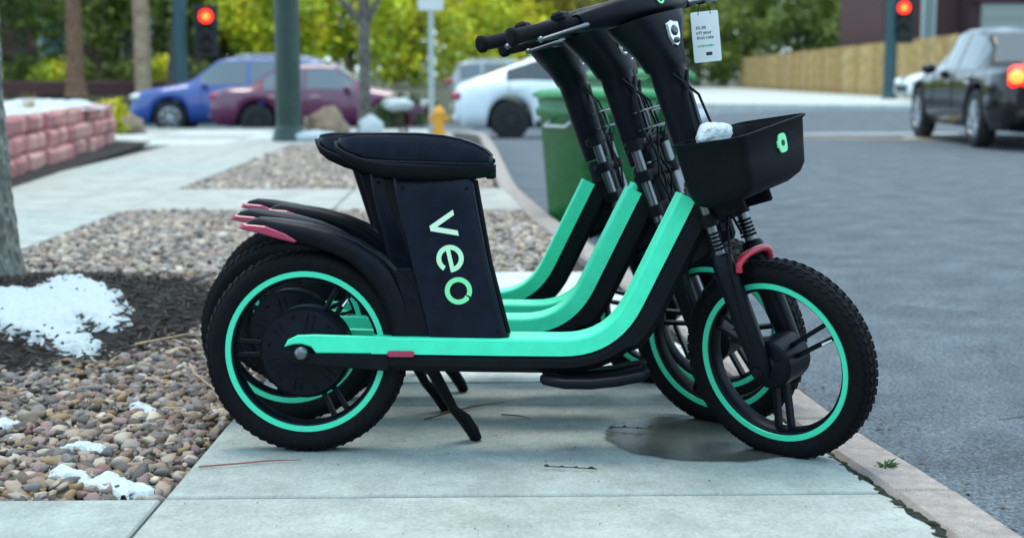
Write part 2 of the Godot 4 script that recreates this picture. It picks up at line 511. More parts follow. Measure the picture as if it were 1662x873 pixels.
func frame_path() -> Array:
	var p := [Vector2(0.16, 0.240), Vector2(0.30, 0.239), Vector2(0.44, 0.238), Vector2(0.55, 0.238)]
	var c := Vector2(0.718, 0.238)
	var d := Vector2(cos(deg_to_rad(64.0)), sin(deg_to_rad(64.0)))
	var a := c - Vector2(0.125, 0)
	var b := c + d * 0.125
	for i in 11:
		var t := i / 10.0
		p.append(a.lerp(c, t).lerp(c.lerp(b, t), t))
	p.append(c + d * 0.25)
	p.append(c + d * 0.392)
	return p
func fill(n: int, v: float) -> Array:
	var a := []
	for i in n: a.append(v)
	return a

func ring_letter(r0: float, r1: float, a0: float, a1: float, squash := 1.0) -> PackedVector2Array:
	var p := PackedVector2Array()
	var n := 36
	for i in n + 1:
		var a := lerpf(a0, a1, float(i) / n)
		p.append(Vector2(cos(a) * r1 * squash, sin(a) * r1))
	for i in n + 1:
		var a := lerpf(a1, a0, float(i) / n)
		p.append(Vector2(cos(a) * r0 * squash, sin(a) * r0))
	return p

func scooter(label: String, at: Vector3, yaw: float, lean: float, steer: float, basket: bool, brace: bool, spin: Vector2) -> Node3D:
	var s := thing("seated_scooter", label, "scooter", at, 0, "electric seated scooters parked side by side")
	s.transform = Transform3D(Basis(Vector3.UP, deg_to_rad(yaw)) * Basis(Vector3.RIGHT, deg_to_rad(lean)), at)
	# wheels
	wheel("rear_wheel", true, s, Transform3D(Basis.IDENTITY, Vector3(0, 0.235, 0)), spin.x)
	# frame: black underside and green upper band
	var path := frame_path()
	var n := path.size()
	var lo := fill(n, -0.042); var hi := fill(n, -0.002)
	for i in n:
		if i > 10: lo[i] = -0.055
	var f := part("frame", sweep(path, fill(n, 0.068), lo, hi, 0.013), M.plastic_matt, s)
	part("frame_stripe", sweep(path, fill(n, 0.0705), fill(n, -0.002), fill(n, 0.037), 0.006), M.mint, f).set_meta("label", "mint green band along the frame")
	for side in [1, -1]:
		var arm := MB.new()
		var z0: float = 0.058 if side > 0 else -0.0705
		var poly := PackedVector2Array([Vector2(0.2, 0.198), Vector2(0.2, 0.238), Vector2(0.02, 0.238), Vector2(-0.02, 0.246), Vector2(-0.037, 0.24), Vector2(-0.037, 0.225), Vector2(-0.02, 0.212)])
		arm.prism(poly, z0, z0 + 0.0125, 0.003)
		part("rear_arm", arm, M.plastic_matt, f)
		var ar2 := MB.new()
		var top := PackedVector2Array([Vector2(0.2, 0.2382), Vector2(0.2, 0.277), Vector2(0.03, 0.281), Vector2(-0.01, 0.279), Vector2(-0.032, 0.268), Vector2(-0.04, 0.252), Vector2(-0.02, 0.2575), Vector2(0.0, 0.2585), Vector2(0.022, 0.252), Vector2(0.033, 0.2382)])
		ar2.prism(top, z0, z0 + 0.0127, 0.003)
		part("arm_stripe", ar2, M.mint, f)
		var ax := MB.new()
		ax.lathe([Vector2(0, 0.0), Vector2(0.016, 0.0), Vector2(0.016, 0.010), Vector2(0.010, 0.016), Vector2(0, 0.016)], 20, Transform3D(Basis(Vector3.UP, 0.0 if side > 0 else PI), Vector3(0, 0.238, side * 0.0705)))
		part("axle_nut", ax, M.steel_grey, s)
	var refl := MB.new()
	var rp := PackedVector2Array()
	for i in 20:
		var a := TAU * i / 20
		rp.append(Vector2(0.228 + (0.024 if cos(a) > 0 else -0.024) + cos(a) * 0.0075, 0.2385 + sin(a) * 0.0075))
	refl.prism(rp, 0.0705, 0.0755, 0.0015)
	part("side_reflector", refl, M.red_lens, s).set_meta("label", "small red reflector on the frame side")
	# rear fender
	var up := [Vector2(-0.142, 0.525), Vector2(-0.128, 0.540), Vector2(-0.105, 0.546), Vector2(-0.06, 0.543), Vector2(0.01, 0.532), Vector2(0.07, 0.516), Vector2(0.125, 0.493), Vector2(0.175, 0.461), Vector2(0.215, 0.419), Vector2(0.243, 0.372), Vector2(0.262, 0.318), Vector2(0.27, 0.270)]
	var dn := [Vector2(-0.138, 0.521), Vector2(-0.12, 0.517), Vector2(-0.095, 0.512), Vector2(-0.05, 0.500), Vector2(0.01, 0.485), Vector2(0.06, 0.470), Vector2(0.105, 0.448), Vector2(0.143, 0.415), Vector2(0.172, 0.377), Vector2(0.192, 0.334), Vector2(0.203, 0.295), Vector2(0.206, 0.260)]
	var rings := []
	for i in up.size():
		var hwid: float = lerpf(0.026, 0.052, clampf(i / 3.0, 0, 1))
		var ring := PackedVector3Array()
		var U: Vector2 = up[i]; var D: Vector2 = dn[i]
		var dd := (U - D)
		for q in [[0.0, 1.0], [0.55, 1.0], [0.85, 0.88], [0.97, 0.62], [1.0, 0.0], [0.97, -0.62], [0.85, -0.88], [0.55, -1.0], [0.0, -1.0], [0.0, -0.9], [0.55, -0.9], [0.85, -0.6], [0.85, 0.6], [0.55, 0.9], [0.0, 0.9]]:
			var p: Vector2 = D + dd * q[0]
			ring.append(Vector3(p.x, p.y, hwid * q[1]))
		rings.append(ring)
	var fm := MB.new()
	fm.loft(rings, true, true, 1)
	var fen := part("rear_fender", fm, M.plastic, s)
	var tl := MB.new()
	for sd in [1, -1]:
		var tp := PackedVector2Array([Vector2(-0.147, 0.521), Vector2(-0.132, 0.531), Vector2(-0.085, 0.527), Vector2(-0.04, 0.510), Vector2(-0.012, 0.493), Vector2(-0.02, 0.489), Vector2(-0.06, 0.499), Vector2(-0.10, 0.510)])
		tl.prism(tp, sd * 0.047 - 0.008, sd * 0.047 + 0.008, 0.003)
	tl.box(Vector3(-0.138, 0.525, 0), Vector3(0.014, 0.012, 0.088), Basis(Vector3(0, 0, 1), 0.5), 0.003)
	part("tail_light", tl, M.red_lens, fen).set_meta("label", "magenta red tail light on the fender tip")
	# strut between fender and battery box
	var stt := MB.new()
	stt.prism(PackedVector2Array([Vector2(0.178, 0.640), Vector2(0.244, 0.640), Vector2(0.317, 0.272), Vector2(0.244, 0.272), Vector2(0.257, 0.40)]), -0.042, 0.042, 0.006)
	part("seat_strut", stt, M.plastic, s)
	var cov := MB.new()
	cov.prism(PackedVector2Array([Vector2(0.204, 0.424), Vector2(0.265, 0.428), Vector2(0.302, 0.272), Vector2(0.232, 0.272), Vector2(0.230, 0.35)]), -0.051, 0.051, 0.006)
	for q in [Vector2(0.240, 0.405), Vector2(0.250, 0.355)]:
		cov.lathe([Vector2(0, 0.054), Vector2(0.006, 0.054), Vector2(0.006, 0.05)], 12, Transform3D(Basis.IDENTITY, Vector3(q.x, q.y, 0)))
	part("strut_cover", cov, M.plastic, s)
	# battery box
	var bx := MB.new()
	var R := []
	for q in [[0.272, 0.294, 0.474, 0.062], [0.288, 0.287, 0.468, 0.0655], [0.45, 0.248, 0.426, 0.0655], [0.60, 0.214, 0.397, 0.0655], [0.622, 0.210, 0.394, 0.063], [0.637, 0.208, 0.392, 0.058]]:
		var ring := PackedVector3Array()
		var x0: float = q[1]; var x1: float = q[2]; var w: float = q[3]
		for k in 5:
			var a := PI * 0.5 * k / 4
			ring.append(Vector3(x1 - 0.028 + 0.028 * sin(a), q[0], w - 0.022 + 0.022 * cos(a)))
		for k in 5:
			var a := PI * 0.5 * k / 4
			ring.append(Vector3(x1 - 0.028 + 0.028 * cos(a), q[0], -w + 0.022 - 0.022 * sin(a)))
		for k in 4:
			var a := PI * 0.5 * k / 3
			ring.append(Vector3(x0 + 0.012 - 0.012 * sin(a), q[0], -w + 0.012 - 0.012 * cos(a)))
		for k in 4:
			var a := PI * 0.5 * k / 3
			ring.append(Vector3(x0 + 0.012 - 0.012 * cos(a), q[0], w - 0.012 + 0.012 * sin(a)))
		R.append(ring)
	bx.loft(R, true, true, 1)
	var box := part("battery_box", bx, M.plastic_box, s)
	var edge := MB.new()
	edge.tube([Vector3(0.395, 0.632, 0.036), Vector3(0.428, 0.45, 0.041), Vector3(0.471, 0.285, 0.041)], 0.006, 8)
	part("edge_trim", edge, M.plastic_matt, box)
	for q in [Vector2(0.318, 0.292), Vector2(0.450, 0.292), Vector2(0.232, 0.615), Vector2(0.378, 0.615)]:
		var scw := MB.new()
		scw.lathe([Vector2(0, 0.0672), Vector2(0.003, 0.0672), Vector2(0.0042, 0.0660), Vector2(0.0042, 0.062)], 10, Transform3D(Basis.IDENTITY, Vector3(q.x, q.y, 0)))
		part("screw", scw, M.plastic_matt, box)
	# lettering: reads downward along the box side
	var tilt := deg_to_rad(-90 + 13.0)
	var put := func(c: Vector2) -> Transform3D: return Transform3D(Basis(Vector3(0, 0, 1), tilt), Vector3(c.x, c.y, 0.0657))
	var lv := MB.new()
	lv.prism(PackedVector2Array([Vector2(-0.030, 0.032), Vector2(-0.018, 0.032), Vector2(0.0, -0.012), Vector2(0.018, 0.032), Vector2(0.030, 0.032), Vector2(0.006, -0.028), Vector2(-0.006, -0.028)]), 0, 0.0016, 0, put.call(Vector2(0.322, 0.530)))
	part("letter", lv, M.letter_pale, box).set_meta("label", "pale letter v")
	var le := MB.new()
	le.prism(ring_letter(0.020, 0.031, 0.0, deg_to_rad(318), 1.0), 0, 0.0016, 0, put.call(Vector2(0.340, 0.456)))
	le.prism(PackedVector2Array([Vector2(-0.024, -0.005), Vector2(0.031, -0.005), Vector2(0.031, 0.0045), Vector2(-0.024, 0.0045)]), 0, 0.0018, 0, put.call(Vector2(0.340, 0.456)))
	part("letter", le, M.letter_mid, box).set_meta("label", "pale green letter e")
	var lo_ := MB.new()
	lo_.prism(ring_letter(0.020, 0.031, deg_to_rad(52), deg_to_rad(392), 1.0), 0, 0.0016, 0, put.call(Vector2(0.359, 0.383)))
	lo_.prism(PackedVector2Array([Vector2(0.013, 0.013), Vector2(0.021, 0.008), Vector2(0.027, 0.018), Vector2(0.021, 0.020)]), 0, 0.0017, 0, put.call(Vector2(0.359, 0.383)))
	part("letter", lo_, M.letter_green, box).set_meta("label", "green letter o with a small notch")
	# seat
	var seat := Node3D.new()
	seat.name = "seat"
	s.add_child(seat, true)
	var cu := MB.new()
	var rows := []
	var prof := [[0.086, 0.706, 0.722, 0.07], [0.094, 0.696, 0.731, 0.088], [0.115, 0.684, 0.736, 0.098], [0.155, 0.673, 0.739, 0.104], [0.208, 0.669, 0.740, 0.102], [0.271, 0.668, 0.7395, 0.095], [0.324, 0.667, 0.735, 0.085], [0.364, 0.666, 0.727, 0.075], [0.395, 0.666, 0.716, 0.066], [0.418, 0.666, 0.702, 0.055], [0.429, 0.667, 0.689, 0.044], [0.434, 0.668, 0.679, 0.030]]
	for q in prof:
		var ring := PackedVector3Array()
		var b: float = q[1]; var t: float = q[2]; var w: float = q[3]
		for k in [[0.0, 0.98], [0.3, 1.0], [0.65, 0.99], [0.86, 0.955], [0.945, 0.90], [0.985, 0.80], [1.0, 0.5], [1.0, 0.0], [1.0, -0.5], [0.985, -0.80], [0.945, -0.90], [0.86, -0.955], [0.65, -0.99], [0.3, -1.0], [0.0, -0.98], [0.0, 0.0]]:
			ring.append(Vector3(q[0], lerpf(b, t, k[0]), w * k[1]))
		rows.append(ring)
	cu.loft(rows, true, true, 1)
	var cush := part("cushion", cu, M.seat_skin, seat)
	var pip := MB.new()
	for sd in [1, -1]:
		var pts := []
		for q in prof.slice(1, 11): pts.append(Vector3(q[0], lerpf(q[1], q[2], 0.945), sd * q[3] * 0.90))
		pip.tube(pts, 0.0028, 6)
		part("piping", pip, M.seat_skin, cush)
		pip = MB.new()
		pts = []
		for q in prof.slice(1, 11): pts.append(Vector3(q[0], lerpf(q[1], q[2], 0.06), sd * (q[3] * 0.99)))
		pip.tube(pts, 0.0035, 6)
		part("piping", pip, M.seat_skin, cush)
		pip = MB.new()
	var sb := MB.new()
	rows = []
	for q in [[0.078, 0.704, 0.721, 0.075], [0.087, 0.688, 0.708, 0.094], [0.110, 0.670, 0.695, 0.104], [0.151, 0.652, 0.680, 0.109], [0.199, 0.638, 0.672, 0.107], [0.271, 0.634, 0.669, 0.099], [0.342, 0.634, 0.668, 0.082], [0.400, 0.636, 0.667, 0.065], [0.430, 0.640, 0.667, 0.050], [0.438, 0.646, 0.668, 0.036]]:
		var ring := PackedVector3Array()
		for k in [[0.0, 0.80], [0.35, 0.97], [0.6, 1.0], [0.85, 1.02], [1.0, 1.0], [1.0, 0.0], [1.0, -1.0], [0.85, -1.02], [0.6, -1.0], [0.35, -0.97], [0.0, -0.80], [0.0, 0.0]]:
			ring.append(Vector3(q[0], lerpf(q[1], q[2], k[0]), q[3] * k[1]))
		rows.append(ring)
	sb.loft(rows, true, true, 1)
	sb.box(Vector3(0.428, 0.648, 0), Vector3(0.022, 0.026, 0.06), Basis.IDENTITY, 0.004)
	sb.box(Vector3(0.432, 0.676, 0), Vector3(0.012, 0.012, 0.03), Basis.IDENTITY, 0.003)
	part("seat_base", sb, M.plastic_matt, seat)
	# kickstand, towards the far side
	var ks := MB.new()
	ks.tube([Vector3(0.275, 0.205, -0.05), Vector3(0.315, 0.125, -0.075), Vector3(0.335, 0.083, -0.09), Vector3(0.36, 0.058, -0.10), Vector3(0.378, 0.028, -0.11), Vector3(0.386, 0.009, -0.118)], [0.021, 0.018, 0.016, 0.023, 0.022, 0.019], 10, true, 0.7)
	part("kickstand", ks, M.plastic_matt, s)
	# footrests
	for sd in [1, -1]:
		var fr := MB.new()
		var pr := []
		for q in [[0.545, 0.188, 0.010, 0.006], [0.552, 0.187, 0.03, 0.011], [0.60, 0.180, 0.034, 0.013], [0.66, 0.180, 0.034, 0.0135], [0.72, 0.187, 0.034, 0.0135], [0.775, 0.199, 0.034, 0.0135], [0.786, 0.203, 0.03, 0.012], [0.792, 0.205, 0.012, 0.007]]:
			var ring := PackedVector3Array()
			for k in 14:
				var a := TAU * k / 14
				var ca := signf(cos(a)) * pow(abs(cos(a)), 0.6); var sa := signf(sin(a)) * pow(abs(sin(a)), 0.6)
				ring.append(Vector3(q[0], q[1] - 0.004 + q[3] * sa, sd * 0.066 + q[2] * ca))
			pr.append(ring)
		fr.loft(pr, true, true, 1)
		part("footrest", fr, M.plastic, s)
	# head tube and gusset of the frame
	var sf := steer_frame(0)
	var ht := MB.new()
	ht.tube([sf * Vector3(0, -0.335, 0), sf * Vector3(0, -0.325, 0), sf * Vector3(0, -0.17, 0), sf * Vector3(0, -0.16, 0)], [0.030, 0.036, 0.036, 0.030], 20)
	ht.prism(PackedVector2Array([Vector2(0.852, 0.54), Vector2(0.885, 0.60), Vector2(0.925, 0.62), Vector2(0.965, 0.52), Vector2(0.925, 0.46), Vector2(0.88, 0.43)]), -0.045, 0.045, 0.01)
	part("head_tube", ht, M.plastic_matt, s)
	# ---- everything below turns with the handlebar
	var T := steer_frame(steer)
	wheel("front_wheel", false, s, T * Transform3D(Basis(Vector3(0, 0, 1), deg_to_rad(-RAKE)), Vector3(0.05, -0.628, 0)), spin.y)
	var stm := MB.new()
	rows = []
	for q in [[-0.155, 0.039, 0.039, 0.0], [-0.06, 0.040, 0.040, 0.0], [0.03, 0.041, 0.041, 0.0], [0.075, 0.042, 0.042, 0.0], [0.082, 0.045, 0.045, 0.0], [0.12, 0.050, 0.057, -0.005], [0.15, 0.057, 0.076, -0.010], [0.182, 0.065, 0.098, -0.014], [0.198, 0.067, 0.106, -0.016]]:
		var ring := PackedVector3Array()
		for k in 24:
			var a := TAU * k / 24
			var e := 1.0 if q[0] < 0.08 else 0.75
			ring.append(Vector3(q[3] + q[1] * signf(cos(a)) * pow(abs(cos(a)), e), q[0], q[2] * signf(sin(a)) * pow(abs(sin(a)), e)))
		rows.append(ring)
	stm.loft(rows, true, true, 1)
	part("stem", stm, M.plastic, s, T)
	var hb := Node3D.new()
	hb.name = "handlebar"
	hb.transform = T
	s.add_child(hb, true)
	var wing := MB.new()
	rows = []
	for q in [[-0.205, -0.048, 0.020, 0.018], [-0.19, -0.042, 0.026, 0.022], [-0.14, -0.026, 0.034, 0.026], [-0.08, -0.014, 0.044, 0.030], [0.0, -0.010, 0.052, 0.033], [0.08, -0.014, 0.044, 0.030], [0.14, -0.026, 0.034, 0.026], [0.19, -0.042, 0.026, 0.022], [0.205, -0.048, 0.020, 0.018]]:
		var ring := PackedVector3Array()
		for k in 16:
			var a := TAU * k / 16
			ring.append(Vector3(q[1] + q[2] * signf(cos(a)) * pow(abs(cos(a)), 0.7), 0.229 + q[3] * signf(sin(a)) * pow(abs(sin(a)), 0.7), q[0]))
		rows.append(ring)
	wing.loft(rows, true, true, 1)
	part("bar_housing", wing, M.plastic, hb)
	for sd in [1, -1]:
		var gr := MB.new()
		var g0 := Vector3(-0.045, 0.229, sd * 0.200)
		var g1 := Vector3(-0.096, 0.236, sd * 0.370)
		gr.tube([g0, g0.lerp(g1, 0.10), g0.lerp(g1, 0.12), g0.lerp(g1, 0.30), g0.lerp(g1, 0.32), g0.lerp(g1, 0.93), g0.lerp(g1, 0.935), g1.lerp(g0, 0.01), g1], [0.013, 0.013, 0.021, 0.021, 0.0165, 0.0165, 0.0205, 0.0205, 0.012], 16)
		part("grip", gr, M.rubber, hb)
		var sw := MB.new()
		sw.box(g0.lerp(g1, 0.22) + Vector3(0, 0.02, 0), Vector3(0.03, 0.022, 0.05), Basis(Vector3.UP, sd * 0.34), 0.006)
		part("switch", sw, M.plastic_matt, hb)
		var lv2 := MB.new()
		lv2.tube([g0 + Vector3(0.02, -0.012, 0), g0 + Vector3(0.045, -0.016, sd * 0.03), g0.lerp(g1, 0.45) + Vector3(0.05, -0.02, 0), g0.lerp(g1, 0.8) + Vector3(0.042, -0.024, 0)], [0.009, 0.0075, 0.006, 0.0055], 8, true, 0.7)
		lv2.blob(g0.lerp(g1, 0.81) + Vector3(0.042, -0.024, 0), Vector3(0.008, 0.007, 0.008), Basis.IDENTITY, 8, 5)
		part("brake_lever", lv2, M.steel_grey, hb)
	var em := MB.new()
	em.prism(ring_letter(0.0085, 0.013, 0, deg_to_rad(330)), 0.0, 0.003, 0, Transform3D(Basis(Vector3.UP, PI * 0.5), Vector3(0.0405, 0.231, 0)))
	part("emblem", em, M.letter_green, hb)
	# headlight on the front of the stem
	var hl := MB.new()
	hl.prism(PackedVector2Array([Vector2(-0.024, 0.026), Vector2(0, 0.032), Vector2(0.024, 0.026), Vector2(0.022, -0.005), Vector2(0.013, -0.024), Vector2(0, -0.031), Vector2(-0.013, -0.024), Vector2(-0.022, -0.005)]), -0.014, 0.006, 0.004, Transform3D(Basis(Vector3(0, 0, 1), -0.1) * Basis(Vector3.UP, PI * 0.5), Vector3(0.046, 0.145, 0)))
	var hlo := part("headlight", hl, M.chrome, s, T)
	var hg := MB.new()
	hg.blob(Vector3(0.052, 0.153, 0), Vector3(0.006, 0.013, 0.014), Basis.IDENTITY, 10, 6)
	hg.blob(Vector3(0.052, 0.130, 0), Vector3(0.006, 0.007, 0.008), Basis.IDENTITY, 10, 6)
	part("lens", hg, M.glass_dark, hlo)
	# fork
	var fk := Node3D.new()
	fk.name = "fork"
	fk.transform = T
	s.add_child(fk, true)
	for sd in [1, -1]:
		var sn := MB.new()
		sn.tube([Vector3(0.03, -0.10, sd * 0.066), Vector3(0.03, -0.40, sd * 0.066)], 0.0125, 14)
		part("stanchion", sn, M.steel_grey, fk)
		var sl := MB.new()
		sl.tube([Vector3(0.032, -0.355, sd * 0.066), Vector3(0.032, -0.362, sd * 0.066), Vector3(0.034, -0.40, sd * 0.067), Vector3(0.042, -0.535, sd * 0.069), Vector3(0.048, -0.61, sd * 0.071), Vector3(0.05, -0.633, sd * 0.072), Vector3(0.05, -0.65, sd * 0.072)], [0.019, 0.025, 0.027, 0.027, 0.024, 0.019, 0.008], 16)
		sl.tube([Vector3(0.05, -0.628, sd * 0.056), Vector3(0.05, -0.628, sd * 0.098)], 0.011, 12)
		part("slider", sl, M.plastic, fk)
		var bt := MB.new()
		for k in 5:
			bt.tube([Vector3(0.03, -0.345 + k * 0.009, sd * 0.066), Vector3(0.03, -0.340 + k * 0.009, sd * 0.066)], 0.019 - 0.0006 * k, 12)
		part("boot", bt, M.rubber, fk)
	for y in [-0.105, -0.185, -0.275]:
		var cl := MB.new()
		cl.box(Vector3(0.022, y, 0), Vector3(0.042, 0.024 if y > -0.2 else 0.034, 0.16), Basis.IDENTITY, 0.008)
		for sd in [1, -1]:
			cl.tube([Vector3(0.03, y - 0.014, sd * 0.066), Vector3(0.03, y + 0.014, sd * 0.066)], 0.020, 14)
		part("fork_clamp", cl, M.plastic_matt, fk)
	var wire := MB.new()
	for q in [[0.015, 0.02], [-0.02, 0.035], [0.04, -0.01]]:
		wire.tube([Vector3(0.04, 0.06, q[0]), Vector3(0.055, 0.0, q[1]), Vector3(0.06, -0.08, q[1] * 1.6), Vector3(0.055, -0.2, q[0]), Vector3(0.05, -0.33, q[1] * 1.4)], 0.0032, 6)
	wire.tube([Vector3(0.05, -0.30, 0.03), Vector3(0.065, -0.38, 0.088), Vector3(0.06, -0.50, 0.098), Vector3(0.055, -0.62, 0.088)], 0.003, 6)
	part("cable", wire, M.plastic_matt, fk)
	var arch := MB.new()
	var ap := []
	for k in 13:
		var a := PI * k / 12
		ap.append(Vector3(0.066 + 0.012 * sin(a), -0.405 + 0.033 * pow(sin(a), 0.6), cos(a) * 0.068))
	arch.tube(ap, 0.0085, 10)
	part("fork_brace", arch, M.red_paint if brace else M.plastic_matt, fk)
	# wire rack loop on the front
	var rk := MB.new()
	for y in [-0.03, -0.075]:
		var lp := []
		for k in 17:
			var a := TAU * k / 16
			lp.append(Vector3(0.055 + 0.022 * signf(cos(a)) * pow(abs(cos(a)), 0.5), y, 0.04 * signf(sin(a)) * pow(abs(sin(a)), 0.5)))
		rk.tube(lp, 0.0026, 6, false)
	for sd in [1, -1]:
		rk.tube([Vector3(0.076, -0.03, sd * 0.035), Vector3(0.076, -0.075, sd * 0.035), Vector3(0.05, -0.105, sd * 0.05)], 0.0026, 6)
	if not basket: part("cable_lock_holder", rk, M.steel_grey, s, T)
	if basket:
		var BT := T * Transform3D(Basis(Vector3(0, 0, 1), deg_to_rad(-8)), Vector3(0.046, -0.09, 0))
		var bk := Node3D.new()
		bk.name = "basket"
		bk.transform = BT
		s.add_child(bk, true)
		var shell := MB.new()
		var orow := []
		var irow := []
		for q in [[-0.148, 0.02, 0.105, 0.112], [-0.142, 0.010, 0.130, 0.122], [-0.125, 0.005, 0.160, 0.128], [-0.105, 0.002, 0.172, 0.133], [-0.06, 0.0, 0.176, 0.138], [-0.008, -0.003, 0.181, 0.144], [-0.004, -0.006, 0.186, 0.149], [0.0, -0.006, 0.186, 0.149]]:
			orow.append(rrect(q[1], q[2], q[3], 0.03, q[0]))
			irow.append(rrect(q[1] + 0.005, q[2] - 0.005, q[3] - 0.005, 0.026, q[0] + (0.006 if q[0] < -0.14 else 0.0)))
		irow.reverse()
		shell.loft(orow, true, false, 1)
		shell.loft([orow[-1], irow[0]], true, false, 2)
		shell.loft(irow, true, false, 3)
		for rg in [orow[0], irow[-1]]:
			var c := Vector3.ZERO
			for p in rg: c += p
			c /= rg.size()
			for j in rg.size(): shell.tri(c, rg[j], rg[(j + 1) % rg.size()])
		part("tub", shell, M.plastic_matt, bk)
		var lg := MB.new()
		var LX := Transform3D(Basis(Vector3.UP, PI * 0.5), Vector3(0.1785, -0.045, -0.02))
		var lp2 := PackedVector2Array()
		for k in 28:
			var a := TAU * k / 28
			lp2.append(Vector2(0.017 * signf(cos(a)) * pow(abs(cos(a)), 0.6), 0.021 * signf(sin(a)) * pow(abs(sin(a)), 0.6)))
		lg.prism(lp2, 0, 0.003, 0, LX)
		lg.box(LX * Vector3(-0.014, 0.0, 0.001), Vector3(0.003, 0.016, 0.014))
		var lo2 := part("badge", lg, M.letter_green, bk)
		lo2.set_meta("label", "small bright green badge on the basket front")
		var dot := MB.new()
		dot.prism(ring_letter(0.0, 0.0065, 0, TAU * 0.999), 0.003, 0.0042, 0, LX)
		part("badge_hole", dot, M.ink, lo2)
		var br := MB.new()
		for sd in [1, -1]:
			br.box(Vector3(0.055, -0.165, sd * 0.055), Vector3(0.10, 0.035, 0.012), Basis(Vector3(0, 0, 1), 0.15), 0.004)
		br.box(Vector3(0.03, -0.17, 0), Vector3(0.03, 0.02, 0.12), Basis.IDENTITY, 0.004)
		br.box(Vector3(-0.02, -0.10, 0), Vector3(0.05, 0.05, 0.05), Basis.IDENTITY, 0.006)
		part("bracket", br, M.plastic_matt, bk)
		s.set_meta("basket_frame", BT)
	return s
func rrect(x0: float, x1: float, hw: float, r: float, y: float) -> PackedVector3Array:
	var p := PackedVector3Array()
	for q in [[x1 - r, hw - r, 0.0], [x0 + r, hw - r, PI * 0.5], [x0 + r, -hw + r, PI], [x1 - r, -hw + r, PI * 1.5]]:
		for k in 5:
			var a: float = q[2] + PI * 0.5 * k / 4
			p.append(Vector3(q[0] + cos(a) * r, y, q[1] + sin(a) * r))
	return p

# ------------------------------------------------------------------ cars
func seg_at(pts: Array, x: float) -> float:
	if x <= pts[0][0]: return pts[0][1]
	for i in pts.size() - 1:
		if x <= pts[i + 1][0]:
			var t: float = (x - pts[i][0]) / (pts[i + 1][0] - pts[i][0])
			return lerpf(pts[i][1], pts[i + 1][1], t)
	return pts[-1][1]
func car_ring(c: Dictionary, x: float, off := 0.0) -> PackedVector3Array:
	# half section from the bottom centre to the roof centre, +z side
	var top: float = seg_at(c.top, x)
	var belt: float = min(seg_at(c.belt, x), top - 0.01)
	var e := 1.0
	if x < 0.5: e = 0.80 + 0.20 * sqrt(clampf(x / 0.5, 0, 1))
	elif x > c.L - 0.7: e = 0.74 + 0.26 * sqrt(clampf((c.L - x) / 0.7, 0, 1))
	var w: float = c.W * 0.5 * e
	var yb: float = 0.24
	for wx in c.wheels:
		var d: float = abs(x - wx)
		if d < c.R + 0.075:
			yb = max(yb, c.R + sqrt(max(0.0, pow(c.R + 0.075, 2) - d * d)) - 0.01)
	if x < 0.12: yb = max(yb, 0.34)
	if x > c.L - 0.15: yb = max(yb, 0.32)
	belt = max(belt, yb + 0.06)
	top = max(top, belt + 0.01)
	var g := clampf((top - belt) / 0.4, 0, 1)
	var wt := lerpf(w * 0.93, w * 0.72, g)
	var ed := lerpf(0.01, 0.06, g)
	var r := PackedVector3Array()
	for q in [[0.0, yb + 0.02], [w * 0.9, yb + 0.01], [w * 0.965, yb], [w + off, lerpf(yb, belt, 0.35)], [w * 0.995 + off, lerpf(yb, belt, 0.72)], [w * 0.965 + off, belt - 0.005], [lerpf(w * 0.955, wt, 0.12) + off, lerpf(belt, top - ed, 0.10)], [wt + off, top - ed], [wt * 0.93, top - ed * 0.35 + off], [wt * 0.6, top + off], [0.0, top + 0.012 + off]]:
		r.append(Vector3(x, q[1], q[0]))
	return r
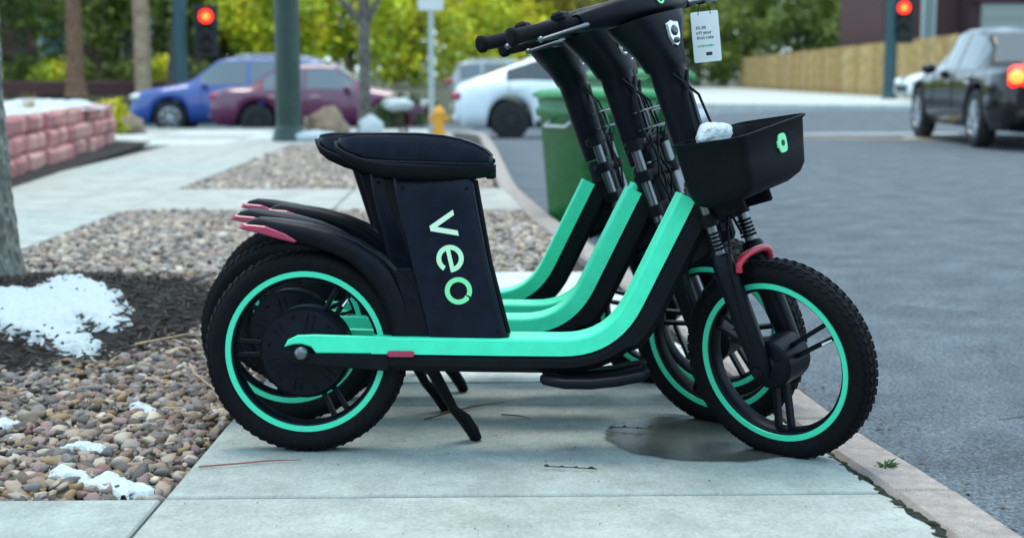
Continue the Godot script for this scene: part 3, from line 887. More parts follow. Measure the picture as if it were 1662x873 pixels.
func car(called: String, label: String, cat: String, c: Dictionary, at: Vector3, turn: float, paint: Material, rim_m: Material, group := "") -> Node3D:
	var t := thing(called, label, cat, at, turn, group)
	var xs := []
	var x := 0.0
	while x < c.L - 0.001:
		xs.append(x)
		x += 0.07
	xs.append(c.L)
	var body := MB.new()
	for sd in [1, -1]:
		var rows := []
		for q in xs:
			var r := car_ring(c, q)
			for i in r.size(): r[i].z *= sd
			rows.append(r)
		body.loft(rows, false, false, 1)
		for e in [0, rows.size() - 1]:
			var rg: PackedVector3Array = rows[e]
			for i in rg.size() - 1:
				body.tri(Vector3(rg[i].x, 0.5, 0), rg[i], rg[i + 1])
	part("body", body, paint, t)
	var under := MB.new()
	under.box(Vector3(c.L * 0.5, 0.34, 0), Vector3(c.L * 0.86, 0.26, c.W * 0.62))
	part("underbody", under, M.black_part, t)
	# glass
	for sd in [1, -1]:
		for w in c.side_glass:
			var gm := MB.new()
			var rows := []
			var k := 10
			for i in k + 1:
				var r := car_ring(c, lerpf(w[0], w[1], float(i) / k), 0.006)
				var lo: Vector3 = r[6]; var hi: Vector3 = r[7]
				var f := 1.0
				rows.append(PackedVector3Array([Vector3(lo.x, lo.y, lo.z * sd), Vector3(lo.lerp(hi, 0.5 * f).x, lo.lerp(hi, 0.5).y, lo.lerp(hi, 0.5).z * sd), Vector3(hi.x, lerpf(lo.y, hi.y, 0.96), lerpf(lo.z, hi.z, 0.96) * sd)]))
			gm.loft(rows, false, false, 1)
			part("side_window", gm, c.glass, t)
	for w in c.screens:
		var gm := MB.new()
		var rows := []
		for i in 13:
			var r := car_ring(c, lerpf(w[0], w[1], i / 12.0), 0.008)
			var p := PackedVector3Array()
			for j in [8, 9, 10]: p.append(r[j])
			for j in [9, 8]: p.append(Vector3(r[j].x, r[j].y, -r[j].z))
			rows.append(p)
		gm.loft(rows, false, false, 1)
		part("windscreen" if w[0] > c.L * 0.5 else "rear_window", gm, c.glass, t)
	# wheels
	var tm := MB.new()
	var R: float = c.R
	tm.lathe([Vector2(R * 0.62, -0.10), Vector2(R * 0.9, -0.11), Vector2(R, -0.085), Vector2(R, 0.085), Vector2(R * 0.9, 0.11), Vector2(R * 0.62, 0.10)], 36)
	var tmesh := tm.done()
	var rm := MB.new()
	rm.lathe([Vector2(R * 0.66, 0.10), Vector2(R * 0.60, 0.105), Vector2(R * 0.58, 0.075)], 32)
	for k in c.spokes:
		var a: float = TAU * k / c.spokes
		rm.box(o_at(a, R * 0.34) + Vector3(0, 0, 0.088), Vector3(R * 0.56, R * 0.13, 0.03), Basis(Vector3(0, 0, 1), a), 0.008)
	rm.lathe([Vector2(0, 0.11), Vector2(R * 0.14, 0.105), Vector2(R * 0.16, 0.085)], 16)
	var rmesh := rm.done()
	var dk := MB.new()
	dk.lathe([Vector2(0, 0.05), Vector2(R * 0.62, 0.05)], 24)
	var dmesh := dk.done()
	for wx in c.wheels:
		for sd in [1, -1]:
			var wn := Node3D.new()
			wn.name = "wheel"
			wn.transform = Transform3D(Basis(Vector3.UP, 0.0 if sd > 0 else PI), Vector3(wx, R, sd * (c.W * 0.5 - 0.105)))
			t.add_child(wn, true)
			part("tyre", tmesh, M.tyre, wn)
			part("rim", rmesh, rim_m, wn)
			part("brake_disc", dmesh, M.alloy_dark, wn)
	# lamps, handles, mirrors, bumpers
	for sd in [1, -1]:
		var hlm := MB.new()
		var hr := car_ring(c, c.L - 0.20)
		hlm.blob(Vector3(c.L - 0.17, c.lamp_y, sd * (hr[4].z - 0.13)), Vector3(0.17, 0.085, 0.15), Basis(Vector3.UP, sd * -0.35), 12, 8)
		part("headlight", hlm, M.head_lamp, t)
		var tlm := MB.new()
		tlm.box(Vector3(0.065, c.tail_y, sd * (car_ring(c, 0.06)[4].z - 0.12)), Vector3(0.16, 0.20 if not c.has("tail_h") else c.tail_h, 0.27), Basis(Vector3.UP, sd * 0.32), 0.05)
		var tlo := part("tail_light", tlm, M.tail_glow if c.get("brake", false) else M.red_lens, t)
		if c.get("brake", false):
			var tc := MB.new()
			tc.blob(Vector3(0.0, c.tail_y, sd * (car_ring(c, 0.06)[4].z - 0.06)), Vector3(0.09, 0.08, 0.10), Basis.IDENTITY, 12, 8)
			part("bulb", tc, M.lamp_core, tlo)
		var mm := MB.new()
		var mx: float = c.side_glass[-1][1] - 0.12
		mm.blob(Vector3(mx, seg_at(c.belt, mx) + 0.07, sd * (c.W * 0.5 + 0.07)), Vector3(0.07, 0.075, 0.11), Basis.IDENTITY, 10, 6)
		part("wing_mirror", mm, paint, t)
		for w in c.side_glass:
			var hm := MB.new()
			var hx: float = w[0] + 0.18
			hm.box(Vector3(hx, seg_at(c.belt, hx) - 0.12, sd * (car_ring(c, hx)[4].z + 0.012)), Vector3(0.2, 0.03, 0.03), Basis.IDENTITY, 0.01)
			part("door_handle", hm, M.chrome if c.get("chrome", false) else paint, t)
	for sd in [1, -1]:
		for sx in [c.side_glass[-1][0] - 0.02, c.side_glass[-1][1] - 0.05, c.side_glass[-2][0] + 0.05]:
			var seam := MB.new()
			var sp := []
			var rg := car_ring(c, sx, 0.002)
			for j in [3, 4, 5]: sp.append(Vector3(sx, rg[j].y, rg[j].z * sd))
			seam.tube(sp, 0.007, 5)
			part("door_seam", seam, M.black_part, t)
	part("number_plate", bx(Vector3(-0.055, 0.62 if c.R > 0.34 else 0.56, 0), Vector3(0.02, 0.12, 0.32)), M.trim_white, t)
	var bm := MB.new()
	bm.box(Vector3(0.03, 0.42, 0), Vector3(0.16, 0.16, c.W * 0.80), Basis.IDENTITY, 0.06)
	part("rear_bumper", bm, c.get("bumper", paint), t)
	var gm2 := MB.new()
	gm2.box(Vector3(c.L - 0.045, 0.46, 0), Vector3(0.10, 0.26, c.W * 0.62), Basis.IDENTITY, 0.04)
	part("grille", gm2, M.black_part, t)
	if c.has("sill"):
		var sm := MB.new()
		for sd in [1, -1]:
			sm.box(Vector3((c.wheels[0] + c.wheels[1]) * 0.5, 0.30, sd * (c.W * 0.5 - 0.03)), Vector3(c.wheels[1] - c.wheels[0] - 2 * c.R - 0.2, 0.13, 0.09), Basis.IDENTITY, 0.03)
		part("sill", sm, M.black_part, t)
	if c.has("rails"):
		for sd in [1, -1]:
			var rl := MB.new()
			var p := []
			for k in 9:
				var q: float = lerpf(c.rails[0], c.rails[1], k / 8.0)
				p.append(Vector3(q, seg_at(c.top, q) + (0.06 if k > 0 and k < 8 else 0.0), sd * c.W * 0.33))
			rl.tube(p, 0.02, 8)
			part("roof_rail", rl, M.galvanised, t)
	return t
func sedan(L: float, W: float, H: float) -> Dictionary:
	return {"L": L, "W": W, "R": 0.33, "wheels": [L * 0.215, L * 0.80], "spokes": 10, "glass": M.glass_sky, "lamp_y": 0.66, "tail_y": 0.80,
		"top": [[0, 0.80], [0.06, 0.92], [0.25, 0.98], [L * 0.17, 1.0], [L * 0.29, H - 0.08], [L * 0.38, H - 0.01], [L * 0.50, H], [L * 0.57, H - 0.03], [L * 0.71, 0.99], [L * 0.80, 0.93], [L * 0.93, 0.82], [L * 0.985, 0.70], [L, 0.60]],
		"belt": [[0, 0.78], [0.3, 0.92], [L * 0.5, 0.93], [L * 0.72, 0.90], [L * 0.93, 0.76], [L, 0.56]],
		"side_glass": [[L * 0.245, L * 0.42], [L * 0.435, L * 0.645]], "screens": [[L * 0.185, L * 0.30], [L * 0.575, L * 0.70]]}
func suv(L: float, W: float, H: float) -> Dictionary:
	return {"L": L, "W": W, "R": 0.35, "wheels": [L * 0.19, L * 0.80], "spokes": 7, "glass": M.glass_sky, "lamp_y": 0.80, "tail_y": 1.0,
		"top": [[0, 0.95], [0.05, 1.05], [0.22, 1.40], [0.42, H - 0.06], [L * 0.25, H], [L * 0.52, H], [L * 0.58, H - 0.05], [L * 0.72, 1.12], [L * 0.80, 1.05], [L * 0.94, 0.95], [L * 0.985, 0.80], [L, 0.62]],
		"belt": [[0, 0.92], [0.3, 1.04], [L * 0.5, 1.02], [L * 0.72, 1.0], [L * 0.94, 0.88], [L, 0.58]],
		"side_glass": [[L * 0.08, L * 0.23], [L * 0.25, L * 0.42], [L * 0.435, L * 0.66]], "screens": [[0.09, 0.40], [L * 0.59, L * 0.71]], "rails": [L * 0.14, L * 0.50]}

# ------------------------------------------------------------------ plants
func leaf_mesh() -> ArrayMesh:
	var m := MB.new()
	var a := Vector3(0, 0, 0); var b := Vector3(0.30, 0.05, 0.45); var c := Vector3(0, -0.03, 1); var d := Vector3(-0.30, 0.05, 0.45)
	m.tri(a, c, b); m.tri(a, d, c)
	return m.done()
var LEAF: ArrayMesh
func crown(parent: Node, called: String, clumps: Array, per: int, size: float, spread: float, colors: Array, sd: int) -> MultiMeshInstance3D:
	var r := RandomNumberGenerator.new()
	r.seed = sd
	var mm := MultiMesh.new()
	mm.transform_format = MultiMesh.TRANSFORM_3D
	mm.use_colors = true
	mm.mesh = LEAF
	mm.instance_count = clumps.size() * per
	var k := 0
	for c in clumps:
		var base: Color = colors[r.randi() % colors.size()]
		var rad: float = spread * r.randf_range(0.7, 1.3)
		for i in per:
			var d := Vector3(r.randfn(), r.randfn(), r.randfn()).normalized() * rad * pow(r.randf(), 0.45)
			d.y *= 0.75
			var b := Basis(Vector3.UP, r.randf() * TAU) * Basis(Vector3.RIGHT, r.randf_range(-1.2, 1.2)) * Basis(Vector3(0, 0, 1), r.randf_range(-1, 1))
			var s := size * r.randf_range(0.6, 1.4)
			mm.set_instance_transform(k, Transform3D(b.scaled(Vector3.ONE * s), c + d))
			var f := r.randf_range(0.65, 1.35)
			var col: Color = base.lerp(colors[r.randi() % colors.size()], 0.35)
			mm.set_instance_color(k, Color(col.r * f, col.g * f, col.b * f))
			k += 1
	var o := MultiMeshInstance3D.new()
	o.name = called
	o.multimesh = mm
	o.material_override = M.leaves
	o.set_meta("kind", "stuff")
	parent.add_child(o, true)
	return o
func trunk_mesh(h: float, r0: float, r1: float, limbs: Array, lean := Vector2.ZERO, rough := 0.06, seg := 18, sd := 0.0) -> MB:
	var m := MB.new()
	var rows := []
	var nr := 26
	for i in nr + 1:
		var t := float(i) / nr
		var ring := PackedVector3Array()
		var flare := 1.0 + 0.35 * pow(1.0 - min(1.0, t * h / 0.5), 2.0)
		for j in seg:
			var a := TAU * j / seg
			var r := lerpf(r0, r1, t) * flare * (1 + rough * noise.get_noise_3d(cos(a) * 60 + sd, t * h * 25, sin(a) * 60))
			ring.append(Vector3(cos(a) * r + lean.x * t, t * h - 0.05, sin(a) * r + lean.y * t))
		rows.append(ring)
	m.loft(rows, true, true, 1)
	for l in limbs:
		var p := []
		var rd := []
		for k in l.size():
			p.append(l[k])
			rd.append(lerpf(r1 * 0.75, r1 * 0.18, float(k) / (l.size() - 1)))
		m.tube(p, rd, 8)
	return m
func tree(label: String, at: Vector3, h: float, r0: float, bark: Material, center: Vector3, radii: Vector3, nclump: int, per: int, leaf: float, spread: float, colors: Array, sd: int, group := "", lean := Vector2.ZERO):
	var t := thing("tree", label, "tree", at, 0, group)
	var r := RandomNumberGenerator.new()
	r.seed = sd
	var cl := []
	for i in nclump:
		var d := Vector3(r.randfn(), r.randfn(), r.randfn()).normalized() * pow(r.randf(), 0.4)
		cl.append(center + d * radii)
	var limbs := []
	var base := Vector3(lean.x, h, lean.y) * 0.85
	for i in 7:
		var e: Vector3 = cl[i % cl.size()]
		limbs.append([base * r.randf_range(0.8, 1.1), base.lerp(e, 0.4) + Vector3(r.randf_range(-.2, .2), r.randf_range(0, .3), r.randf_range(-.2, .2)), base.lerp(e, 0.75), e])
	part("trunk", trunk_mesh(h, r0, r0 * 0.6, limbs, lean, 0.08, 14, sd), bark, t)
	crown(t, "crown", cl, per, leaf, spread, colors, sd + 7)
	return t

# ------------------------------------------------------------------ ground pieces
func poly_sheet(pts: PackedVector2Array, y: float, t: float, bev: float) -> MB:
	# polygon in (x, z) with its top face at y
	var m := MB.new()
	m.prism(pts, y - t, y, bev, Transform3D(Basis(Vector3(1, 0, 0), Vector3(0, 0, 1), Vector3(0, 1, 0)), Vector3.ZERO))
	return m
func drape(p0: Vector2, p1: Vector2, w: float, n: int, lift: float) -> MB:
	var m := MB.new()
	var d := (p1 - p0).normalized()
	var s := Vector2(-d.y, d.x) * w * 0.5
	for i in n:
		var q := []
		for e in [[i, -1], [i + 1, -1], [i + 1, 1], [i, 1]]:
			var p: Vector2 = p0.lerp(p1, float(e[0]) / n) + s * e[1]
			q.append(Vector3(p.x, road_y(p.x, p.y) + lift, p.y))
		m.quad(q[0], q[1], q[2], q[3], 1)
	return m
func snow_patch(poly: PackedVector2Array, thick: float, cell: float, base: Callable, sd: float, ragged := 0.03) -> MB:
	var m := MB.new()
	var lo := poly[0]; var hi := poly[0]
	for p in poly:
		lo = lo.min(p); hi = hi.max(p)
	lo -= Vector2.ONE * cell * 2; hi += Vector2.ONE * cell * 2
	var nx := int((hi.x - lo.x) / cell); var ny := int((hi.y - lo.y) / cell)
	var H := {}
	for i in nx + 1:
		for j in ny + 1:
			var p := lo + Vector2(i, j) * cell
			var w := p + Vector2(noise.get_noise_2d(p.x * 900 + sd, p.y * 900), noise.get_noise_2d(p.x * 900, p.y * 900 + 77 + sd)) * ragged
			var d := 1e9
			for k in poly.size():
				d = min(d, w.distance_to(Geometry2D.get_closest_point_to_segment(w, poly[k], poly[(k + 1) % poly.size()])))
			if not Geometry2D.is_point_in_polygon(w, poly): d = -d
			H[Vector2i(i, j)] = d
	for i in nx:
		for j in ny:
			var any := 0
			var q := []
			for e in [Vector2i(i, j), Vector2i(i + 1, j), Vector2i(i + 1, j + 1), Vector2i(i, j + 1)]:
				var d: float = H[e]
				if d > 0: any += 1
				var p := lo + Vector2(e) * cell
				var y: float = thick * (1.0 - exp(-max(d, 0) / (thick * 0.8))) * (0.75 + 0.5 * noise.get_noise_2d(p.x * 400 + sd, p.y * 400) + 0.22 * noise.get_noise_2d(p.x * 1500, p.y * 1500))
				q.append(Vector3(p.x, base.call(p.x, p.y) + (y if d > 0 else -0.012), p.y))
			if any > 0: m.quad(q[0], q[1], q[2], q[3], 1)
	return m
func mound_y(x: float, z: float) -> float:
	var d := Vector2((x + 1.70) / 1.0, (z + 5.15) / 1.2).length()
	return 0.11 * (1.0 - smooth(0.1, 1.0, d)) - 0.012 + lvl(z)

func scatter(parent: Node, called: String, mesh: Mesh, material: Material, spots: Array, colors: Array) -> MultiMeshInstance3D:
	var mm := MultiMesh.new()
	mm.transform_format = MultiMesh.TRANSFORM_3D
	mm.use_colors = true
	mm.mesh = mesh
	mm.instance_count = spots.size()
	for i in spots.size():
		mm.set_instance_transform(i, spots[i])
		mm.set_instance_color(i, colors[i])
	var o := MultiMeshInstance3D.new()
	o.name = called
	o.multimesh = mm
	o.material_override = material
	o.set_meta("kind", "stuff")
	parent.add_child(o, true)
	return o

# ------------------------------------------------------------------ the scene
func _ready():
	# ---- camera, sky, light, exposure
	var cam := Camera3D.new()
	cam.name = "camera"
	cam.position = Vector3(0, 0.875, 0)
	cam.rotation_degrees = Vector3(-7.98, -1.4, 0)
	cam.near = 0.05
	cam.far = 3000
	cam.fov = 21.75
	var ca := CameraAttributesPhysical.new()
	ca.frustum_focal_length = 12.0 / tan(deg_to_rad(21.75 * 0.5))
	ca.frustum_focus_distance = 3.22
	ca.frustum_near = 0.05
	ca.frustum_far = 3000
	ca.exposure_aperture = 3.9
	cam.attributes = ca
	add_child(cam)
	cam.current = true
	var env := Environment.new()
	env.background_mode = Environment.BG_SKY
	var sm := ProceduralSkyMaterial.new()
	sm.sky_top_color = Color(0.70, 0.83, 0.92)
	sm.sky_horizon_color = Color(0.82, 0.91, 0.945)
	sm.sky_curve = 0.12
	sm.ground_bottom_color = Color(0.30, 0.30, 0.29)
	sm.ground_horizon_color = Color(0.6, 0.62, 0.62)
	var sky := Sky.new()
	sky.sky_material = sm
	env.sky = sky
	env.tonemap_mode = Environment.TONE_MAPPER_LINEAR
	env.tonemap_exposure = 2.4
	env.sdfgi_enabled = true
	env.ssao_enabled = true
	env.ssil_enabled = true
	var we := WorldEnvironment.new()
	we.name = "world_environment"
	we.environment = env
	add_child(we)
	var sun := DirectionalLight3D.new()
	sun.name = "sun"
	sun.light_energy = 0.34
	sun.light_angular_distance = 28
	sun.light_color = Color(1.0, 0.985, 0.95)
	sun.shadow_enabled = true
	sun.rotation_degrees = Vector3(-76, 205, 0)
	add_child(sun)

	rng.seed = 11
	noise.seed = 5
	noise.frequency = 0.02
	noise.fractal_octaves = 3
	make_materials()
	LEAF = leaf_mesh()

	build_ground()
	build_gravel()
	build_street()
	build_scooters()
	build_background()
	build_small_things()

func build_ground():
	# far ground
	var g := MB.new()
	var xs := [-900.0, -300.0, -100.0, -40.0, -20.0, -9.0, -3.0, 3.0, 9.0, 20.0, 40.0, 100.0, 300.0, 900.0]
	var zs := [300.0, 60.0, 12.0, 4.0, -4.0, -12.0, -18.0, -24.0, -30.0, -40.0, -70.0, -200.0, -500.0, -1200.0]
	for i in xs.size() - 1:
		for j in zs.size() - 1:
			var q := []
			for e in [[i, j], [i + 1, j], [i + 1, j + 1], [i, j + 1]]:
				q.append(Vector3(xs[e[0]], road_y(xs[e[0]], zs[e[1]]) - 0.35, zs[e[1]]))
			g.quad(q[0], q[1], q[2], q[3], 1)
	setting("ground", g, M.ground_far)
	# asphalt sheet
	var a := MB.new()
	var nx := 50; var nz := 60
	for i in nx:
		for j in nz:
			var q := []
			for e in [[i, j], [i + 1, j], [i + 1, j + 1], [i, j + 1]]:
				var x: float = -40.0 + 90.0 * e[0] / nx
				var z: float = 6.0 - 86.0 * e[1] / nz
				q.append(Vector3(x, road_y(x, z), z))
			a.quad(q[0], q[1], q[2], q[3], 1)
	setting("road", a, M.asphalt)
	# block of soil inside the kerb
	var edge := PackedVector2Array()
	var z := 3.0
	while z > -20.1:
		edge.append(Vector2(kerb_x(z) - 0.14, z))
		z -= 0.5
	for k in 9:
		var t := PI * 0.5 * (k + 1) / 9
		edge.append(Vector2(-2.35 + 2.36 * cos(t), -20.0 - 2.4 * sin(t)))
	edge.append(Vector2(-40, -22.4))
	edge.append(Vector2(-40, 3))
	setting("verge", poly_sheet(edge, -0.045, 0.25, 0.0), M.soil)
	# kerb stones
	var kb := holder("kerb")
	var cuts := [2.0, 0.2, -1.2, -2.79, -3.52, -5.2, -6.9, -8.6, -10.3, -12.0, -13.7, -15.4, -17.1, -18.6, -20.0]
	for i in cuts.size() - 1:
		var p := PackedVector2Array()
		var n := 4
		for k in n + 1:
			var zz := lerpf(cuts[i] - 0.003, cuts[i + 1] + 0.003, float(k) / n)
			p.append(Vector2(kerb_x(zz) - 0.006 * noise.get_noise_2d(zz * 300, 9), zz))
		for k in n + 1:
			var zz := lerpf(cuts[i + 1] + 0.003, cuts[i] - 0.003, float(k) / n)
			p.append(Vector2(kerb_x(zz) - 0.135 + 0.008 * noise.get_noise_2d(zz * 400, 3), zz))
		var ya := lvl(cuts[i]) if cuts[i] > -4.06 else 0.0
		var yb := lvl(cuts[i + 1]) if cuts[i + 1] > -4.06 else 0.0
		var sh: float = (ya - yb) / (cuts[i] - cuts[i + 1])
		part("kerb_stone", poly_sheet(p, 0.001 * (i % 3), 0.3, 0.012), M.kerb, kb, Transform3D(Basis(Vector3(1, 0, 0), Vector3(0, 1, 0), Vector3(0, sh, 1)), Vector3(0, ya - sh * cuts[i], 0)))
	var kc := PackedVector2Array()
	for k in 11:
		var t := PI * 0.5 * k / 10
		kc.append(Vector2(-2.35 + 2.5 * cos(t), -20.0 - 2.55 * sin(t)))
	kc.append(Vector2(-40, -22.55)); kc.append(Vector2(-40, -22.4))
	for k in 11:
		var t := PI * 0.5 * (10 - k) / 10
		kc.append(Vector2(-2.35 + 2.36 * cos(t), -20.0 - 2.4 * sin(t)))
	part("kerb_stone", poly_sheet(kc, 0.0, 0.5, 0.012), M.concrete_walk, kb)
	# concrete slabs
	var pv := holder("pavement")
	# near pad, its kerb-side edge chipped
	var rows := [[-0.6, -2.765, "concrete_warm"], [-2.781, -3.722, "concrete"], [-3.734, -4.062, "concrete"], [-4.080, -6.15, "concrete_pale"]]
	var slope := Transform3D(Basis(Vector3(1, 0, 0), Vector3(0, 1, 0), Vector3(0, 0.042, 1)), Vector3(0, 0.042 * 3.2, 0))
	for r in rows:
		var p := PackedVector2Array()
		p.append(Vector2(-0.64, r[0])); p.append(Vector2(-0.64, r[1]))
		var n := int((r[0] - r[1]) / 0.035)
		for k in n + 1:
			var zz := lerpf(r[1], r[0], float(k) / n)
			var chip := maxf(0.0, noise.get_noise_2d(zz * 420, 40)) * 0.05 + absf(noise.get_noise_2d(zz * 1800, 80)) * 0.012
			p.append(Vector2(kerb_x(zz) - 0.155 - chip, zz))
		part("slab", poly_sheet(p, 0.0, 0.12, 0.004), M[r[2]], pv, slope if r[1] > -4.1 else Transform3D(Basis(Vector3(1, 0, 0), Vector3(0, 1, 0), Vector3(0, -0.0178, 1)), Vector3(0, -0.0369 - 0.0178 * 4.08, 0)))
	# strip on the left of the pad, walk to the sidewalk
	for q in [[-0.648, -1.9, -0.6, -2.77, "concrete"], [-1.908, -3.75, -0.6, -2.77, "concrete_walk"]]:
		part("slab", poly_sheet(PackedVector2Array([Vector2(q[0], q[2]), Vector2(q[0], q[3]), Vector2(q[1], q[3]), Vector2(q[1], q[2])]), -0.002, 0.12, 0.004), M[q[4]], pv, slope)
	# sidewalk
	var zc := [-2.78, -4.3, -5.85, -7.4, -9.0, -10.7, -12.3, -13.9, -15.6, -17.3]
	for i in zc.size() - 1:
		part("slab", poly_sheet(PackedVector2Array([Vector2(-2.3, zc[i]), Vector2(-2.3, zc[i + 1] + 0.01), Vector2(-3.74, zc[i + 1] + 0.01), Vector2(-3.74, zc[i])]), rr(-0.004, 0.002), 0.12, 0.005), M.concrete_walk if i % 3 else M.concrete_warm, pv)
	# second walk across to the kerb
	for q in [[-2.29, -0.95], [-0.94, 0.24]]:
		part("slab", poly_sheet(PackedVector2Array([Vector2(q[0], -9.05), Vector2(q[0], -10.7), Vector2(q[1], -10.7), Vector2(q[1] + (0.05 if q[1] > 0 else 0.0), -9.05)]), -0.002, 0.12, 0.005), M.concrete_walk, pv)
	# corner paving
	for i in 6:
		for j in 3:
			var x0 := -0.35 - i * 1.4
			if x0 < -8: continue
			part("slab", poly_sheet(PackedVector2Array([Vector2(x0, -17.32 - j * 1.5), Vector2(x0 - (0.35 if i == 0 and j == 2 else 0.0), -18.81 - j * 1.5), Vector2(x0 - 1.39, -18.81 - j * 1.5), Vector2(x0 - 1.39, -17.32 - j * 1.5)]), rr(-0.003, 0.002), 0.12, 0.005), M.concrete_walk if (i + j) % 2 else M.concrete_pale, pv)
	# dirt and moss in the joint beside the kerb
	var ms := MB.new()
	z = -1.0
	while z > -6.1:
		var w := 0.013 + 0.011 * noise.get_noise_2d(z * 500, 4)
		ms.blob(Vector3(kerb_x(z) - 0.158 + rr(-0.008, 0.004), lvl(z) - 0.014 + rr(-0.004, 0.005), z), Vector3(w, 0.014, 0.03), Basis(Vector3.UP, rr(0, 3)), 8, 4, noise, 0.6, z * 100)
		z -= 0.024
	var mo := part("joint_moss", ms, M.moss, self)
	mo.set_meta("kind", "stuff")
	tag(mo, "dark dirt and moss in the joint between slab and kerb", "moss")
	# wet patch of melt water under the front wheels
	var outline := [[0.31, -3.36], [0.33, -3.44], [0.38, -3.51], [0.46, -3.545], [0.6, -3.56], [0.7, -3.5], [0.76, -3.3], [0.72, -3.1], [0.6, -3.035], [0.46, -3.055], [0.37, -3.11], [0.325, -3.2], [0.305, -3.28]]
	var ws := SurfaceTool.new()
	ws.begin(Mesh.PRIMITIVE_TRIANGLES)
	var mid2 := Vector2(0.54, -3.3)
	var ring_pts := []
	for i in outline.size():
		for k in 8:
			var A: Array = outline[i]; var B: Array = outline[(i + 1) % outline.size()]
			var p := Vector2(A[0], A[1]).lerp(Vector2(B[0], B[1]), k / 8.0)
			ring_pts.append(p + Vector2(noise.get_noise_2d(p.x * 2500, p.y * 2500), noise.get_noise_2d(p.x * 2500 + 99, p.y * 2500)) * 0.014)
	var steps := [[1.0, 0.0], [0.968, 0.6], [0.915, 0.9], [0.6, 1.0], [0.0, 1.0]]
	for i in ring_pts.size():
		for k in 4:
			var q := []
			for e in [[i, k], [i + 1, k], [i + 1, k + 1], [i, k + 1]]:
				var p: Vector2 = mid2.lerp(ring_pts[e[0] % ring_pts.size()], steps[e[1]][0])
				q.append([Vector3(p.x, 0.0035 + pad_y(p.y), p.y), steps[e[1]][1]])
			for e in [0, 1, 2, 0, 2, 3]:
				ws.set_color(Color(1, 1, 1, q[e][1]))
				ws.set_normal(Vector3.UP)
				ws.add_vertex(q[e][0])
	var wo := setting("wet_patch", ws.commit(), M.wet)
	wo.set_meta("label", "dark wet patch on the concrete under the front wheels")
	# road markings and a crack
	var mk := setting("yellow_line", drape(Vector2(3.6, -21.6), Vector2(12.0, -15.6), 0.24, 12, 0.006), M.paint_yellow)
	mk.set_meta("label", "yellow centre line painted on the asphalt")
	for q in [[Vector2(5.2, -22.6), Vector2(7.4, -21.4), 0.45], [Vector2(3.7, -20.6), Vector2(4.4, -20.2), 0.3], [Vector2(6.2, -20.3), Vector2(7.6, -19.6), 0.45], [Vector2(8.2, -19.4), Vector2(9.6, -18.7), 0.45]]:
		setting("white_marking", drape(q[0], q[1], q[2], 6, 0.007), M.paint_white)
	var cr := MB.new()
	var last := Vector2(1.75, -5.85)
	for k in 40:
		var nx2 := last + Vector2(0.055, 0.02 + rr(-0.03, 0.03))
		var w := 0.004 + 0.004 * absf(noise.get_noise_2d(k * 60, 3))
		cr.quad(Vector3(last.x, road_y(last.x, last.y) + 0.004, last.y - w), Vector3(nx2.x, road_y(nx2.x, nx2.y) + 0.004, nx2.y - w), Vector3(nx2.x, road_y(nx2.x, nx2.y) + 0.004, nx2.y + w), Vector3(last.x, road_y(last.x, last.y) + 0.004, last.y + w))
		last = nx2
	last = Vector2(1.5, -3.9)
	for k in 34:
		var nx3 := last + Vector2(0.05 + rr(-0.02, 0.02), -0.03 + rr(-0.035, 0.035))
		var w3 := 0.0025 + 0.003 * absf(noise.get_noise_2d(k * 60, 31))
		cr.quad(Vector3(last.x, road_y(last.x, last.y) + 0.004, last.y - w3), Vector3(nx3.x, road_y(nx3.x, nx3.y) + 0.004, nx3.y - w3), Vector3(nx3.x, road_y(nx3.x, nx3.y) + 0.004, nx3.y + w3), Vector3(last.x, road_y(last.x, last.y) + 0.004, last.y + w3))
		last = nx3
	setting("road_crack", cr, M.asphalt_crack)
	# snow-covered pavement across the road and bank beyond
	setting("far_pavement", poly_sheet(PackedVector2Array([Vector2(6.0, -36.0), Vector2(13.0, -33.5), Vector2(40, -33), Vector2(40, -39.5), Vector2(13.4, -40.0), Vector2(13.4, -76), Vector2(8.0, -76), Vector2(6.0, -42)]), 0.10, 0.5, 0.02), M.concrete_pale)
	var bank := MB.new()
	for i in 20:
		for j in 8:
			var q := []
			for e in [[i, j], [i + 1, j], [i + 1, j + 1], [i, j + 1]]:
				var x: float = -40 + 42.0 * e[0] / 20
				var zz: float = -36.5 - 30.0 * e[1] / 8
				q.append(Vector3(x, -0.5 + 0.9 * smooth(-36.5, -39.5, zz) + 0.08 * noise.get_noise_2d(x * 20, zz * 20), zz))
			bank.quad(q[0], q[1], q[2], q[3], 1)
	setting("far_bank", bank, M.ground_far)

